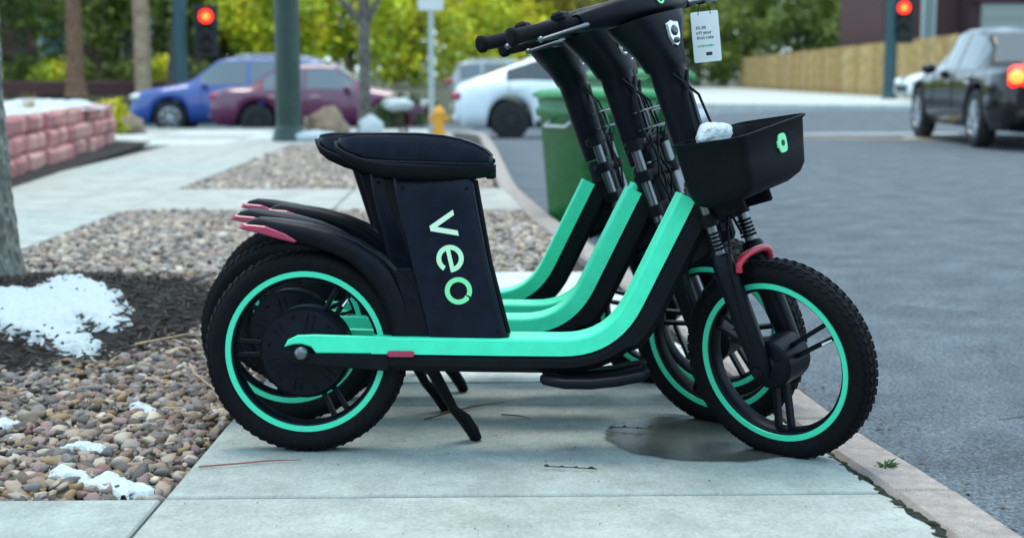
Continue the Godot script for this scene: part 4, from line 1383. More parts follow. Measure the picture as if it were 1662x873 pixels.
func stone_mesh(sd: float) -> ArrayMesh:
	var m := MB.new()
	m.blob(Vector3.ZERO, Vector3(1, 0.52, 0.76), Basis.IDENTITY, 9, 5, noise, 0.6, sd)
	return m.done()
const STONE_TONES := [[0.250, 0.206, 0.171], [0.342, 0.243, 0.187], [0.184, 0.169, 0.153], [0.448, 0.352, 0.267], [0.276, 0.169, 0.131], [0.119, 0.103, 0.097], [0.553, 0.466, 0.375], [0.223, 0.212, 0.205], [0.342, 0.224, 0.113], [0.290, 0.194, 0.187], [0.152, 0.115, 0.085], [0.395, 0.340, 0.300]]
func build_gravel():
	var meshes := [stone_mesh(3), stone_mesh(130), stone_mesh(260), stone_mesh(390)]
	var tones := []
	for t in STONE_TONES:
		var m := M.stones.duplicate() as StandardMaterial3D
		m.vertex_color_use_as_albedo = false
		m.albedo_color = lin(t[0], t[1], t[2])
		tones.append(m)
	var bed := holder("gravel_bed")
	bed.set_meta("label", "bed of rounded river stones beside the concrete pad")
	var all := []
	var r := RandomNumberGenerator.new()
	r.seed = 77
	# near bed, between pad and sidewalk, then the paler stretches beyond
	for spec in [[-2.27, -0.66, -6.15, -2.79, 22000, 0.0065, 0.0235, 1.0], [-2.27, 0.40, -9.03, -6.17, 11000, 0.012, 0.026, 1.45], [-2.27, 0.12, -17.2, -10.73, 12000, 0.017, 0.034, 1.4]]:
		for i in int(spec[4]):
			var x := r.randf_range(spec[0], spec[1])
			var z := r.randf_range(spec[2], spec[3])
			if x > kerb_x(z) - 0.16: continue
			var my := -1.0
			if spec[7] == 1.0:
				my = mound_y(x, z)
				if my - lvl(z) > 0.010 + 0.012 * noise.get_noise_2d(x * 300, z * 300): continue
			var s := r.randf_range(spec[5], spec[6]) * (1.25 if r.randf() < 0.12 else 1.0)
			var y := -0.026 + r.randf() * 0.026 + (lvl(z) + maxf(my - lvl(z), 0) * 0.6 if my > -0.9 else 0.0)
			if x > -0.69 or z > -2.82: y -= 0.012
			var b := Basis(Vector3.UP, r.randf() * TAU) * Basis(Vector3.RIGHT, r.randfn() * 0.35) * Basis(Vector3(0, 0, 1), r.randfn() * 0.35)
			all.append([Transform3D(b.scaled_local(Vector3(s * r.randf_range(0.9, 1.3), s * r.randf_range(0.75, 1.1), s)), Vector3(x, y, z)), r.randi() % 4, r.randi() % STONE_TONES.size(), r.randf_range(0.5, 1.4), spec[7], s * 1000.0 / -z + y * 60.0 + (0.0 if x > -1.2 + 0.35 * (z + 2.8) else -50.0)])
	all.sort_custom(func(a, b): return a[5] > b[5])
	var lists := [[], [], [], []]
	var cols := [[], [], [], []]
	for i in all.size():
		var a: Array = all[i]
		if i < 300:
			part("stone", meshes[a[1]], tones[a[2]], bed, a[0])
		else:
			var t: Array = STONE_TONES[a[2]]
			var f: float = a[3] * a[4]
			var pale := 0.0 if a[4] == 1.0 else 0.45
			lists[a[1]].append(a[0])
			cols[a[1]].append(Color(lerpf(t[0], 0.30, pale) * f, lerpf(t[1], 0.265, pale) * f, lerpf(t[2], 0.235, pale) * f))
	for k in 4:
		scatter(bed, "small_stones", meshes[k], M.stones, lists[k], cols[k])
	# mulch mound round the tree
	var mm := MB.new()
	for i in 44:
		for j in 44:
			var q := []
			for e in [[i, j], [i + 1, j], [i + 1, j + 1], [i, j + 1]]:
				var x: float = -2.29 + 1.65 * e[0] / 44
				var z: float = -6.65 + 2.6 * e[1] / 44
				q.append(Vector3(x, mound_y(x, z) + 0.008 * noise.get_noise_2d(x * 1200, z * 1200) - 0.012, z))
			mm.quad(q[0], q[1], q[2], q[3], 1)
	var mo := setting("mulch_mound", mm, M.mulch)
	var chip := MB.new()
	chip.box(Vector3.ZERO, Vector3(1, 0.12, 0.22), Basis.IDENTITY, 0.02)
	var sp := []
	var sc := []
	for i in 5200:
		var x := r.randf_range(-2.28, -0.72)
		var z := r.randf_range(-6.6, -4.1)
		var y := mound_y(x, z)
		if y - lvl(z) < 0.0 + 0.006 * r.randfn(): continue
		var b := Basis(Vector3.UP, r.randf() * TAU) * Basis(Vector3(0, 0, 1), r.randfn() * 0.3) * Basis(Vector3.RIGHT, r.randfn() * 0.5)
		var s := r.randf_range(0.015, 0.05)
		sp.append(Transform3D(b.scaled_local(Vector3(s, s * r.randf_range(0.6, 1.2), s * r.randf_range(0.5, 1.2))), Vector3(x, y + r.randf() * 0.012, z)))
		var f := r.randf_range(0.5, 1.7)
		sc.append(Color(0.030 * f, 0.020 * f, 0.016 * f))
	scatter(mo, "bark_chips", chip.done(), M.chips, sp, sc)
	# snow
	var sn := snow_patch(PackedVector2Array([Vector2(-1.95, -5.0), Vector2(-1.75, -5.12), Vector2(-1.63, -5.16), Vector2(-1.64, -5.42), Vector2(-1.60, -5.55), Vector2(-1.5, -5.38), Vector2(-1.38, -5.24), Vector2(-1.28, -4.98), Vector2(-1.22, -4.76), Vector2(-1.28, -4.71), Vector2(-1.37, -4.77), Vector2(-1.34, -4.65), Vector2(-1.26, -4.56), Vector2(-1.25, -4.44), Vector2(-1.35, -4.48), Vector2(-1.45, -4.54), Vector2(-1.56, -4.61), Vector2(-1.66, -4.68), Vector2(-1.95, -4.75)]), 0.030, 0.009, mound_y, 3.0, 0.065)
	tag(part("snow_patch", sn, M.snow, self), "largest white snow patch on the dark mulch by the tree", "snow")
	var flat := func(_x, z): return lvl(z)
	for q in [[PackedVector2Array([Vector2(-0.95, -3.77), Vector2(-0.93, -3.79), Vector2(-0.87, -3.69), Vector2(-0.82, -3.60), Vector2(-0.86, -3.63), Vector2(-0.93, -3.71)]), "thin sliver of snow lying on the stones beside the rear wheels"],
		[PackedVector2Array([Vector2(-0.99, -3.23), Vector2(-0.95, -3.29), Vector2(-0.87, -3.23), Vector2(-0.88, -3.18), Vector2(-0.92, -3.21)]), "small snow scrap half buried between river stones"],
		[PackedVector2Array([Vector2(-0.95, -3.0), Vector2(-0.92, -3.04), Vector2(-0.86, -2.98), Vector2(-0.82, -2.93), Vector2(-0.82, -2.98), Vector2(-0.77, -2.96), Vector2(-0.73, -2.9), Vector2(-0.68, -2.85), Vector2(-0.68, -2.80), Vector2(-0.73, -2.80), Vector2(-0.79, -2.85), Vector2(-0.83, -2.89), Vector2(-0.89, -2.93)]), "long snow remnant on the stones near the concrete strip"],
		[PackedVector2Array([Vector2(-1.26, -3.54), Vector2(-1.2, -3.55), Vector2(-1.17, -3.5), Vector2(-1.2, -3.46), Vector2(-1.24, -3.47)]), "snow scrap on the stones in front of the mulch"]]:
		tag(part("snow_patch", snow_patch(q[0], 0.020, 0.004, flat, q[0][0].x * 500, 0.022), M.snow, self), q[1], "snow")

func build_scooters():
	wheel_meshes()
	var specs := [
		["black seated scooter with mint green frame, front basket and red fork brace", Vector3(-0.40, 0, -3.20), -4.0, -3.5, 40.0, true, true, Vector2(1.02, 0.60)],
		["black and mint seated scooter standing right behind the one with the basket", Vector3(-0.48, 0, -3.55), -3.5, -3.5, 36.0, false, false, Vector2(0.4, 0.2)],
		["black and mint seated scooter third in the row, mostly hidden by its neighbours", Vector3(-0.435, 0, -3.83), -3.0, -3.5, 33.0, false, false, Vector2(1.7, 1.1)],
		["black and mint seated scooter at the end of the row beside the green bins", Vector3(-0.55, 0, -4.11), -3.0, -4.5, 19.0, false, false, Vector2(0.0, 0.9)]]
	var first: Node3D
	for i in specs.size():
		var q: Array = specs[i]
		var s := scooter(q[0], q[1] + Vector3(0, pad_y(q[1].z), 0), q[2], q[3], q[4], q[5], q[6], q[7])
		if i == 0: first = s
	# snow in the basket
	var BT: Transform3D = first.get_meta("basket_frame")
	first.remove_meta("basket_frame")
	var sn := MB.new()
	sn.blob(Vector3(0.045, 0.0, 0.035), Vector3(0.038, 0.028, 0.055), Basis(Vector3.UP, 0.3), 36, 20, noise, 0.22, 4)
	sn.blob(Vector3(0.085, -0.08, 0.0), Vector3(0.07, 0.055, 0.09), Basis.IDENTITY, 16, 9, noise, 0.25, 40)
	var so := part("snow_lump", sn, M.snow, self)
	so.transform = first.transform * BT
	tag(so, "white lump of snow lying inside the black basket", "snow")
	# paper tag on the handlebar
	var t := thing("hang_tag", "white paper tag hanging from the handlebar of the basket scooter", "tag", Vector3(0.525, 0.957, -3.24))
	t.rotation_degrees = Vector3(0, -6, 6)
	var cd := MB.new()
	var pp := PackedVector2Array()
	for q in [[0.0275, 0.0535, 0.0], [-0.0275, 0.0535, PI * 0.5], [-0.0275, -0.0535, PI], [0.0275, -0.0535, PI * 1.5]]:
		for k in 4:
			var a: float = q[2] + PI * 0.5 * k / 3
			pp.append(Vector2(q[0] + cos(a) * 0.004, q[1] + sin(a) * 0.004))
	cd.prism(pp, -0.0004, 0.0004)
	part("card", cd, M.tag_white, t)
	var font := SystemFont.new()
	font.font_names = PackedStringArray(["Droid Sans"])
	font.font_weight = 700
	var y := 0.021
	for w in ["$5.00", "off your", "first ride"]:
		var tm := TextMesh.new()
		tm.text = w
		tm.font = font
		tm.font_size = 16
		tm.pixel_size = 0.00058
		tm.depth = 0.0003
		tm.horizontal_alignment = HORIZONTAL_ALIGNMENT_LEFT
		part("print", tm, M.ink, t, Transform3D(Basis.IDENTITY, Vector3(-0.022, y, 0.0007)))
		y -= 0.0115
	var bar := MB.new()
	for k in 7:
		bar.box(Vector3(-0.019 + k * 0.0056, -0.0205 + 0.0006 * (k % 2), 0.0007), Vector3(0.0042, 0.0035 + 0.001 * (k % 3), 0.0004))
	part("print", bar, M.ink_green, t)
	var bl := MB.new()
	bl.box(Vector3(0.004, -0.039, 0.0007), Vector3(0.014, 0.0075, 0.0004))
	part("print", bl, M.ink, t)
	var lp := MB.new()
	var pts := []
	for k in 13:
		var a := PI * k / 12
		pts.append(Vector3(cos(a) * 0.014, 0.05 + sin(a) * 0.03, 0.0))
	lp.tube(pts, 0.001, 6)
	part("loop", lp, M.plastic_matt, t)

func bin(label: String, at: Vector3, turn: float, h: float):
	var t := thing("wheelie_bin", label, "bin", at, turn, "green wheeled bins at the kerb")
	var rows := []
	for q in [[0.03, 0.21, 0.23], [0.05, 0.22, 0.24], [h * 0.80, 0.26, 0.285], [h * 0.81, 0.28, 0.305], [h * 0.86, 0.282, 0.307], [h * 0.87, 0.266, 0.29], [h * 0.93, 0.275, 0.30]]:
		var r := rrect(-q[1], q[1], q[2], 0.05, q[0])
		rows.append(r)
	var m := MB.new()
	m.loft(rows, true, true, 1)
	part("tub", m, M.bin_green, t)
	var ld := MB.new()
	rows = []
	for q in [[h * 0.935, 0.30, 0.315], [h * 0.96, 0.305, 0.32], [h * 0.985, 0.27, 0.29], [h, 0.18, 0.2]]:
		rows.append(rrect(-q[1] - 0.02, q[1], q[2], 0.06, q[0]))
	ld.loft(rows, true, true, 1)
	part("lid", ld, M.bin_lid, t)
	var hd := MB.new()
	hd.tube([Vector3(-0.36, h * 0.93, -0.22), Vector3(-0.36, h * 0.93, 0.22)], 0.016, 10)
	for sd in [1, -1]: hd.tube([Vector3(-0.27, h * 0.90, sd * 0.2), Vector3(-0.36, h * 0.93, sd * 0.2)], 0.018, 8)
	part("handle", hd, M.bin_green, t)
	for sd in [1, -1]:
		var wl := MB.new()
		wl.lathe([Vector2(0, -0.03), Vector2(0.11, -0.03), Vector2(0.125, -0.02), Vector2(0.125, 0.02), Vector2(0.11, 0.03), Vector2(0, 0.03)], 24, Transform3D(Basis.IDENTITY, Vector3(-0.20, 0.125, sd * 0.27)))
		part("wheel", wl, M.black_part, t)
	var lb := MB.new()
	lb.box(Vector3(0.0, h * 0.74, 0.281), Vector3(0.16, 0.10, 0.008), Basis.IDENTITY, 0.002)
	part("sticker", lb, M.galvanised, t)
	var ct := MB.new()
	ct.tube([Vector3(0.262, h * 0.77, -0.12), Vector3(0.30, h * 0.74, -0.12), Vector3(0.30, h * 0.74, 0.12), Vector3(0.262, h * 0.77, 0.12)], 0.013, 8)
	part("catch_bar", ct, M.galvanised, t)

func pole(called: String, label: String, cat: String, at: Vector3, h: float, r: float, m: Material, base := 0.0) -> Node3D:
	var t := thing(called, label, cat, at)
	var s := MB.new()
	s.tube([Vector3(0, -0.05, 0), Vector3(0, h * 0.5, 0), Vector3(0, h, 0)], [r, r * 0.93, r * 0.86], 24)
	part("shaft", s, m, t)
	if base > 0:
		var b := MB.new()
		var sp := Transform3D(Basis(Vector3.RIGHT, -PI * 0.5), Vector3.ZERO)
		b.lathe([Vector2(0, -0.02), Vector2(r * base, -0.02), Vector2(r * base, 0.04), Vector2(r * base * 0.93, 0.06), Vector2(r * 1.14, 0.15), Vector2(r * 1.06, 0.19), Vector2(r * 0.9, 0.2)], 24, sp)
		part("base", b, m, t)
	return t
func signal_head(label: String, at: Vector3, turn: float, lit: float):
	var t := thing("traffic_signal", label, "traffic light", at, turn)
	var b := MB.new()
	b.box(Vector3(0, 0, -0.12), Vector3(0.38, 1.1, 0.22), Basis.IDENTITY, 0.04)
	b.box(Vector3(0, 0, -0.14), Vector3(0.62, 1.35, 0.03), Basis.IDENTITY, 0.01)
	part("housing", b, M.black_part, t)
	for k in 3:
		var l := MB.new()
		l.lathe([Vector2(0, 0.03), Vector2(lit * 0.7, 0.022), Vector2(lit, 0.0)], 24, Transform3D(Basis.IDENTITY, Vector3(0, 0.36 - k * 0.36, 0)))
		var lamp := part("lamp", l, M.signal_red if k == 0 else M.black_part, t)
		if k == 0:
			var core := MB.new()
			core.lathe([Vector2(0, 0.045), Vector2(lit * 0.35, 0.040), Vector2(lit * 0.5, 0.030)], 20, Transform3D(Basis.IDENTITY, Vector3(0, 0.36, 0)))
			part("bulb", core, M.lamp_core, lamp)
		var v := MB.new()
		v.lathe([Vector2(lit + 0.02, 0.0), Vector2(lit + 0.02, 0.16)], 20, Transform3D(Basis.IDENTITY, Vector3(0, 0.36 - k * 0.36, 0)), false, 1, PI, 0)
		part("visor", v, M.black_part, t)

func build_street():
	# street tree, its trunk at the picture's edge
	var t := thing("street_tree", "thick grey trunk with deeply furrowed bark standing in the mulch", "tree", Vector3(-2.055, 0.03, -5.8))
	var m := MB.new()
	var rows := []
	for i in 150:
		var y := 3.6 * i / 149.0
		var ring := PackedVector3Array()
		for j in 90:
			var a := TAU * j / 90
			var wob := 10.0 * sin(y * 3.0 + a * 2.0)
			var fur := pow(absf(noise.get_noise_2d(a * 330 + wob, y * 110)), 0.6)
			var fine2 := noise.get_noise_2d(a * 900, y * 420 + 50)
			var r := 0.152 - 0.009 * y + 0.05 * exp(-y * 9.0) + 0.012 * noise.get_noise_2d(cos(a) * 40, y * 20 + sin(a) * 40) - 0.030 * pow(1.0 - fur, 1.6) + 0.005 * fine2
			ring.append(Vector3(cos(a) * r - 0.03 * sin(y), y - 0.05, sin(a) * r))
		rows.append(ring)
	m.loft(rows, true, true, 1)
	for q in [[Vector3(0, 3.3, 0), Vector3(-0.5, 4.0, 0.2), Vector3(-1.1, 4.8, 0.5), Vector3(-1.6, 5.6, 0.5)], [Vector3(0, 3.3, 0), Vector3(0.4, 4.2, 0.1), Vector3(0.7, 5.0, -0.2), Vector3(0.9, 6.0, -0.5)], [Vector3(0, 3.3, 0), Vector3(0.1, 4.2, -0.5), Vector3(-0.1, 5.2, -1.0), Vector3(0.2, 6.2, -1.3)]]:
		m.tube(q, [0.10, 0.08, 0.055, 0.02], 10)
	part("trunk", m, M.bark, t)
	var cl := []
	for q in [Vector3(-1.6, 5.6, 0.5), Vector3(0.9, 6.0, -0.5), Vector3(0.2, 6.2, -1.3), Vector3(-0.6, 6.3, 0), Vector3(-1.1, 5.2, -0.6)]: cl.append(q)
	crown(t, "crown", cl, 260, 0.09, 0.7, [Color(0.09, 0.16, 0.03), Color(0.14, 0.2, 0.04)], 91)
	bin("green wheeled bin with closed lid at the kerb, sticker on its side", Vector3(0.74, -0.118, -8.75), deg_to_rad(-152), 0.90)
	bin("taller green wheeled bin standing behind the scooter handlebars", Vector3(1.10, -0.118, -9.75), deg_to_rad(-165), 1.02)
	pole("signal_pole", "thick dark green lamp pole with flared base at the corner", "pole", Vector3(-2.45, 0, -18.3), 6.0, 0.168, M.pole_green, 1.35)
	var sg := pole("sign_pole", "thin galvanised sign post beside the snowy shrub", "sign post", Vector3(-0.66, 0, -20.2), 2.6, 0.045, M.galvanised)
	var pl := MB.new()
	pl.box(Vector3(0, 1.98, 0.052), Vector3(0.36, 0.46, 0.006), Basis.IDENTITY, 0.002)
	part("sign_plate", pl, M.trim_white, sg)
	# thin street tree
	var limbs := [[Vector3(0, 1.5, 0), Vector3(0.35, 2.2, 0), Vector3(0.7, 2.8, 0.1)], [Vector3(0, 1.6, 0), Vector3(-0.5, 2.1, 0.1), Vector3(-1.0, 2.5, 0)], [Vector3(0, 1.9, 0), Vector3(0.1, 3.0, 0), Vector3(-0.1, 4.0, 0)]]
	var tt := thing("young_tree", "slender bare grey tree behind the seat of the basket scooter", "tree", Vector3(-1.62, -0.02, -20.2))
	part("trunk", trunk_mesh(2.3, 0.095, 0.07, limbs, Vector2(0.02, 0), 0.1, 14, 60), M.bark_grey, tt)
	var cl2 := [Vector3(0.8, 3.2, 0.1), Vector3(-1.1, 3.0, 0), Vector3(-0.1, 4.2, 0), Vector3(0.4, 3.9, 0.4)]
	crown(tt, "crown", cl2, 160, 0.09, 0.6, [Color(0.16, 0.2, 0.03), Color(0.2, 0.22, 0.03)], 63)

func build_background():
	# cars on the cross street
	var c := suv(4.65, 1.82, 1.66)
	car("parked_car", "blue estate car with silver wheels and white roof rails behind a purple sedan", "car", c, Vector3(-3.05, road_y(-5, -32.0), -32.0), PI, M.car_blue, M.alloy)
	c = sedan(4.45, 1.78, 1.45)
	c.glass = M.glass_sky
	car("parked_car", "dark purple sedan with black wheels crossing behind the green pole", "car", c, Vector3(-5.35, road_y(-3, -29.0), -29.0), 0.0, M.car_purple, M.alloy_dark)
	c = sedan(4.75, 1.9, 1.58)
	c.R = 0.37
	c.top = [[0, 0.86], [0.05, 1.0], [0.3, 1.10], [0.75, 1.28], [1.5, 1.54], [2.1, 1.60], [2.6, 1.58], [3.0, 1.48], [3.7, 1.08], [4.0, 1.0], [4.5, 0.86], [4.7, 0.7], [4.75, 0.6]]
	c.belt = [[0, 0.84], [0.3, 1.02], [1.2, 1.08], [2.4, 1.02], [3.6, 0.96], [4.4, 0.78], [4.75, 0.56]]
	c.side_glass = [[0.95, 2.0], [2.06, 3.3]]
	c.screens = [[0.5, 1.35], [2.95, 3.65]]
	c.sill = true
	c.glass = M.glass_dark
	car("parked_car", "white fastback crossover with black wheels behind the handlebars", "car", c, Vector3(-0.45, road_y(1, -27.2), -27.0), 0.04, M.car_white, M.alloy_dark)
	# black sedan, brake lights lit
	c = sedan(5.0, 1.92, 1.52)
	c.R = 0.36
	c.brake = true
	c.chrome = true
	c.tail_y = 0.88
	c.tail_h = 0.27
	c.glass = M.glass_sky
	car("black_sedan", "shiny black sedan with lit red tail lights waiting on the road", "car", c, Vector3(7.08, road_y(7, -17.8), -16.3), deg_to_rad(86), M.car_black, M.alloy)
	c = suv(4.5, 1.8, 1.68)
	car("distant_car", "small grey car seen between the thin tree and sign post", "car", c, Vector3(-1.0, -0.42, -46), 0.1, M.car_grey, M.alloy)
	c = suv(4.6, 1.8, 1.62)
	car("distant_car", "pale silver car beyond the roof of the white crossover", "car", c, Vector3(1.0, -0.40, -40), 0.25, M.car_silver, M.alloy)
	c = sedan(4.4, 1.75, 1.4)
	car("distant_car", "white car with dark windscreen parked before the brick building", "car", c, Vector3(15.6, 0.0, -37.0), deg_to_rad(180), M.car_white, M.alloy)
	# retaining wall of rough pink blocks
	var w := thing("retaining_wall", "low retaining wall of rough pink stone blocks along the sidewalk", "wall", Vector3(-3.78, -0.02, -10.2), 0)
	var dir := Vector3(-0.78, 0, -7.4).normalized()
	var b := Basis(dir, Vector3.UP, dir.cross(Vector3.UP))
	var vs := []
	for k in 4:
		var m := MB.new()
		var bl := PackedVector2Array()
		for e in [[-0.5, -0.5], [-0.17, -0.52], [0.2, -0.5], [0.5, -0.5], [0.52, 0.0], [0.5, 0.5], [0.15, 0.49], [-0.2, 0.52], [-0.5, 0.5], [-0.49, 0.05]]:
			bl.append(Vector2((e[0] + rr(-0.012, 0.012)) * 0.37, (e[1] + rr(-0.02, 0.02)) * 0.165))
		m.prism(bl, -0.14, 0.015 + 0.02 * k, 0.034)
		vs.append(m.done())
	for row in 3:
		for k in 20:
			var p: Vector3 = dir * (k * 0.38 + (0.19 if row % 2 else 0.0)) + Vector3(-0.035 * row, 0.085 + row * 0.170, 0)
			part("block", vs[rng.randi() % 4], [M.stone_pink, M.stone_pink_b, M.stone_pink_c, M.stone_pink_b][rng.randi() % 4], w, Transform3D((b * Basis(Vector3.UP, rr(-0.07, 0.07)) * Basis(Vector3(0, 0, 1), rr(-0.03, 0.03))).scaled_local(Vector3(rr(0.93, 1.04), rr(0.92, 1.06), 1)), p))
	for row in 3:
		for k in 5:
			var p: Vector3 = dir * 7.6 + Vector3(-0.18 - k * 0.38, 0.085 + row * 0.170, -0.02)
			part("block", vs[rng.randi() % 4], M.stone_pink_b, w, Transform3D(Basis(Vector3.UP, PI), p))
	var ba := MB.new()
	for i in 14:
		for j in 10:
			var q := []
			for e in [[i, j], [i + 1, j], [i + 1, j + 1], [i, j + 1]]:
				var tz: float = -8.0 - 9.75 * e[1] / 10
				var x0 := -3.90 - (-10.2 - tz) * 0.105 * 1.0
				var x: float = x0 - 0.10 - 12.0 * e[0] / 14
				q.append(Vector3(x, 0.44 + 0.5 * smooth(-5, -12, x) + 0.05 * noise.get_noise_2d(x * 60, tz * 60), tz))
			ba.quad(q[0], q[1], q[2], q[3], 1)
	setting("raised_bed", ba, M.soil)
	var sr := func(_x, _z): return 0.47
	tag(part("snow_patch", snow_patch(PackedVector2Array([Vector2(-4.52, -15.6), Vector2(-4.66, -17.4), Vector2(-5.6, -17.6), Vector2(-6.0, -16.8), Vector2(-5.2, -15.7)]), 0.10, 0.09, sr, 8, 0.3), M.snow, self), "snow lying on top of the pink block wall by the yellow bush", "snow")
	tag(part("snow_patch", snow_patch(PackedVector2Array([Vector2(-4.30, -13.9), Vector2(-4.40, -14.8), Vector2(-4.75, -14.8), Vector2(-4.7, -14.0)]), 0.07, 0.06, sr, 18, 0.2), M.snow, self), "narrow snow strip on the pink wall beside the grassy plants", "snow")
	# plants on the raised bed
	for k in 20:
		var gt := thing("ornamental_grass", "dry green and tan grass tuft on the raised bed", "plant", Vector3(-4.35 - rr(0, 1.6), 0.42, -10.8 - k * 0.22), 0, "grass tufts on the raised bed")
		var gm := MB.new()
		for i in 70:
			var a := rr(0, TAU)
			var r := rr(0.02, 0.2)
			var h := rr(0.10, 0.30)
			var o := Vector3(cos(a) * 0.05, 0, sin(a) * 0.05)
			var e := Vector3(cos(a) * r, h, sin(a) * r)
			var sdv := Vector3(-sin(a), 0, cos(a)) * 0.008
			gm.tri(o - sdv, o + sdv, e)
		part("blades", gm, M.weed if k % 3 else M.fence_wood_c, gt)
	var mu := setting("mulch_strip", poly_sheet(PackedVector2Array([Vector2(-3.78, -10.0), Vector2(-3.52, -10.0), Vector2(-4.15, -17.9), Vector2(-4.62, -17.9)]), 0.012, 0.05, 0.01), M.mulch)
	# yellow bush
	var yb := thing("yellow_bush", "round yellow green bush at the end of the pink wall", "bush", Vector3(-4.78, 0, -18.35))
	var yc := []
	for k in 26:
		var d := Vector3(rng.randfn(), rng.randfn(), rng.randfn()).normalized() * pow(rng.randf(), 0.4)
		yc.append(Vector3(0, 0.30, 0) + d * Vector3(0.24, 0.20, 0.24))
	var ystem := MB.new()
	for k in 6: ystem.tube([Vector3(0, -0.02, 0), Vector3(rr(-.1, .1), 0.15, rr(-.1, .1)), Vector3(rr(-.2, .2), 0.4, rr(-.2, .2))], [0.012, 0.01, 0.004], 6)
	part("stem", ystem, M.bark_brown, yb)
	crown(yb, "foliage", yc, 120, 0.05, 0.10, [Color(0.60, 0.56, 0.015), Color(0.42, 0.45, 0.02), Color(0.7, 0.64, 0.03)], 15)
	# rocks
	for q in [[Vector3(-2.05, 0.1, -18.9), Vector3(0.34, 0.30, 0.28), M.rock_tan, "tan boulder beside the thick green pole"], [Vector3(-5.15, 0.08, -20.6), Vector3(0.5, 0.22, 0.3), M.rock_tan, "low tan boulder below the yellow bush"], [Vector3(-6.9, 0.85, -19.0), Vector3(0.5, 0.45, 0.4), M.stone_pink_b, "large pink boulder behind the raised bed"]]:
		var m := MB.new()
		m.blob(Vector3.ZERO, q[1], Basis(Vector3.UP, rr(0, 3)), 16, 9, noise, 0.5, q[0].z * 40)
		var o := part("boulder", m, q[2], self)
		o.position = q[0]
		tag(o, q[3], "rock")
	# shrub with snow, hydrant
	var sh := thing("shrub", "low green shrub dusted with snow next to the sign post", "bush", Vector3(-1.05, 0, -20.6))
	var sc := []
	for k in 22: sc.append(Vector3(rr(-0.42, 0.42), rr(0.15, 0.52), rr(-0.3, 0.3)))
	var ss := MB.new()
	for k in 7: ss.tube([Vector3(rr(-.1, .1), -0.02, 0), Vector3(rr(-.3, .3), 0.3, rr(-.2, .2))], [0.012, 0.005], 6)
	part("stem", ss, M.bark_brown, sh)
	crown(sh, "foliage", sc, 90, 0.06, 0.13, [Color(0.05, 0.10, 0.03), Color(0.08, 0.14, 0.04)], 51)
	for q in [[Vector3(-1.15, 0.42, -20.35), Vector3(0.24, 0.09, 0.16), "snow clump lying on the low shrub by the sign post"], [Vector3(-2.1, 0.03, -18.2), Vector3(0.3, 0.10, 0.2), "small snow pile at the foot of the thick green pole"], [Vector3(-1.5, 0.12, -19.7), Vector3(0.16, 0.16, 0.14), "snow pile at the foot of the slender tree"]]:
		var m := MB.new()
		m.blob(Vector3.ZERO, q[1], Basis.IDENTITY, 16, 8, noise, 0.45, q[0].x * 90)
		var o := part("snow_pile", m, M.snow, self)
		o.position = q[0]
		tag(o, q[2], "snow")
	var hy := thing("fire_hydrant", "orange yellow fire hydrant next to the sign post", "hydrant", Vector3(-0.55, 0, -19.9))
	var up := Transform3D(Basis(Vector3.RIGHT, -PI * 0.5), Vector3.ZERO)
	var hm := MB.new()
	hm.lathe([Vector2(0.15, -0.01), Vector2(0.15, 0.05), Vector2(0.10, 0.06), Vector2(0.10, 0.40), Vector2(0.13, 0.41), Vector2(0.13, 0.44), Vector2(0.10, 0.50), Vector2(0.05, 0.55), Vector2(0.025, 0.56), Vector2(0.025, 0.60), Vector2(0, 0.60)], 20, up)
	part("barrel", hm, M.hydrant, hy)
	for sd in [1, -1]:
		var hn := MB.new()
		hn.tube([Vector3(sd * 0.08, 0.32, 0), Vector3(sd * 0.16, 0.32, 0), Vector3(sd * 0.165, 0.32, 0), Vector3(sd * 0.19, 0.32, 0)], [0.05, 0.05, 0.06, 0.06], 14)
		part("nozzle", hn, M.hydrant, hy)
	hy.scale = Vector3.ONE * 0.72
	# trunks and poles across the street on the left
	var la := [Color(0.10, 0.17, 0.02), Color(0.18, 0.24, 0.022), Color(0.05, 0.085, 0.018)]
	var lb := [Color(0.40, 0.50, 0.015), Color(0.58, 0.60, 0.012), Color(0.80, 0.68, 0.02), Color(0.22, 0.32, 0.02)]
	var lc := [Color(0.18, 0.20, 0.02), Color(0.28, 0.28, 0.02), Color(0.52, 0.32, 0.02), Color(0.11, 0.13, 0.02)]
	var ld := [Color(0.07, 0.12, 0.018), Color(0.12, 0.18, 0.022), Color(0.19, 0.25, 0.025)]
	tree("tree with a straight reddish brown trunk left of the pale wooden pole", Vector3(-10.6, 0.30, -37.5), 5.0, 0.24, M.bark_brown, Vector3(0, 6.0, 0), Vector3(2.4, 1.6, 2.2), 26, 60, 0.22, 0.8, la, 101)
	pole("utility_pole", "pale tan wooden utility pole rising behind the blue car", "pole", Vector3(-8.95, 0.3, -38.0), 8.0, 0.225, M.pole_wood)
	tree("leaning grey trunked tree beside the teal signal pole", Vector3(-8.3, 0.28, -38.6), 4.5, 0.22, M.bark_grey, Vector3(0.8, 5.6, 0), Vector3(2.2, 1.4, 2.0), 24, 60, 0.22, 0.8, la, 103, "", Vector2(0.5, 0))
	pole("signal_pole", "teal traffic signal pole behind the blue car", "pole", Vector3(-7.85, 0.1, -37.6), 6.0, 0.19, M.pole_teal)
	signal_head("traffic signal with a lit red lamp on the teal pole by the blue car", Vector3(-7.12, 1.98, -37.4), deg_to_rad(12), 0.17)
	pole("signal_pole", "dark teal traffic signal pole before the wooden fence", "pole", Vector3(12.35, 0.06, -42.0), 6.0, 0.19, M.pole_teal, 1.25)
	signal_head("traffic signal with a lit red lamp beside the brick building", Vector3(12.62, 2.42, -41.7), deg_to_rad(-18), 0.17)
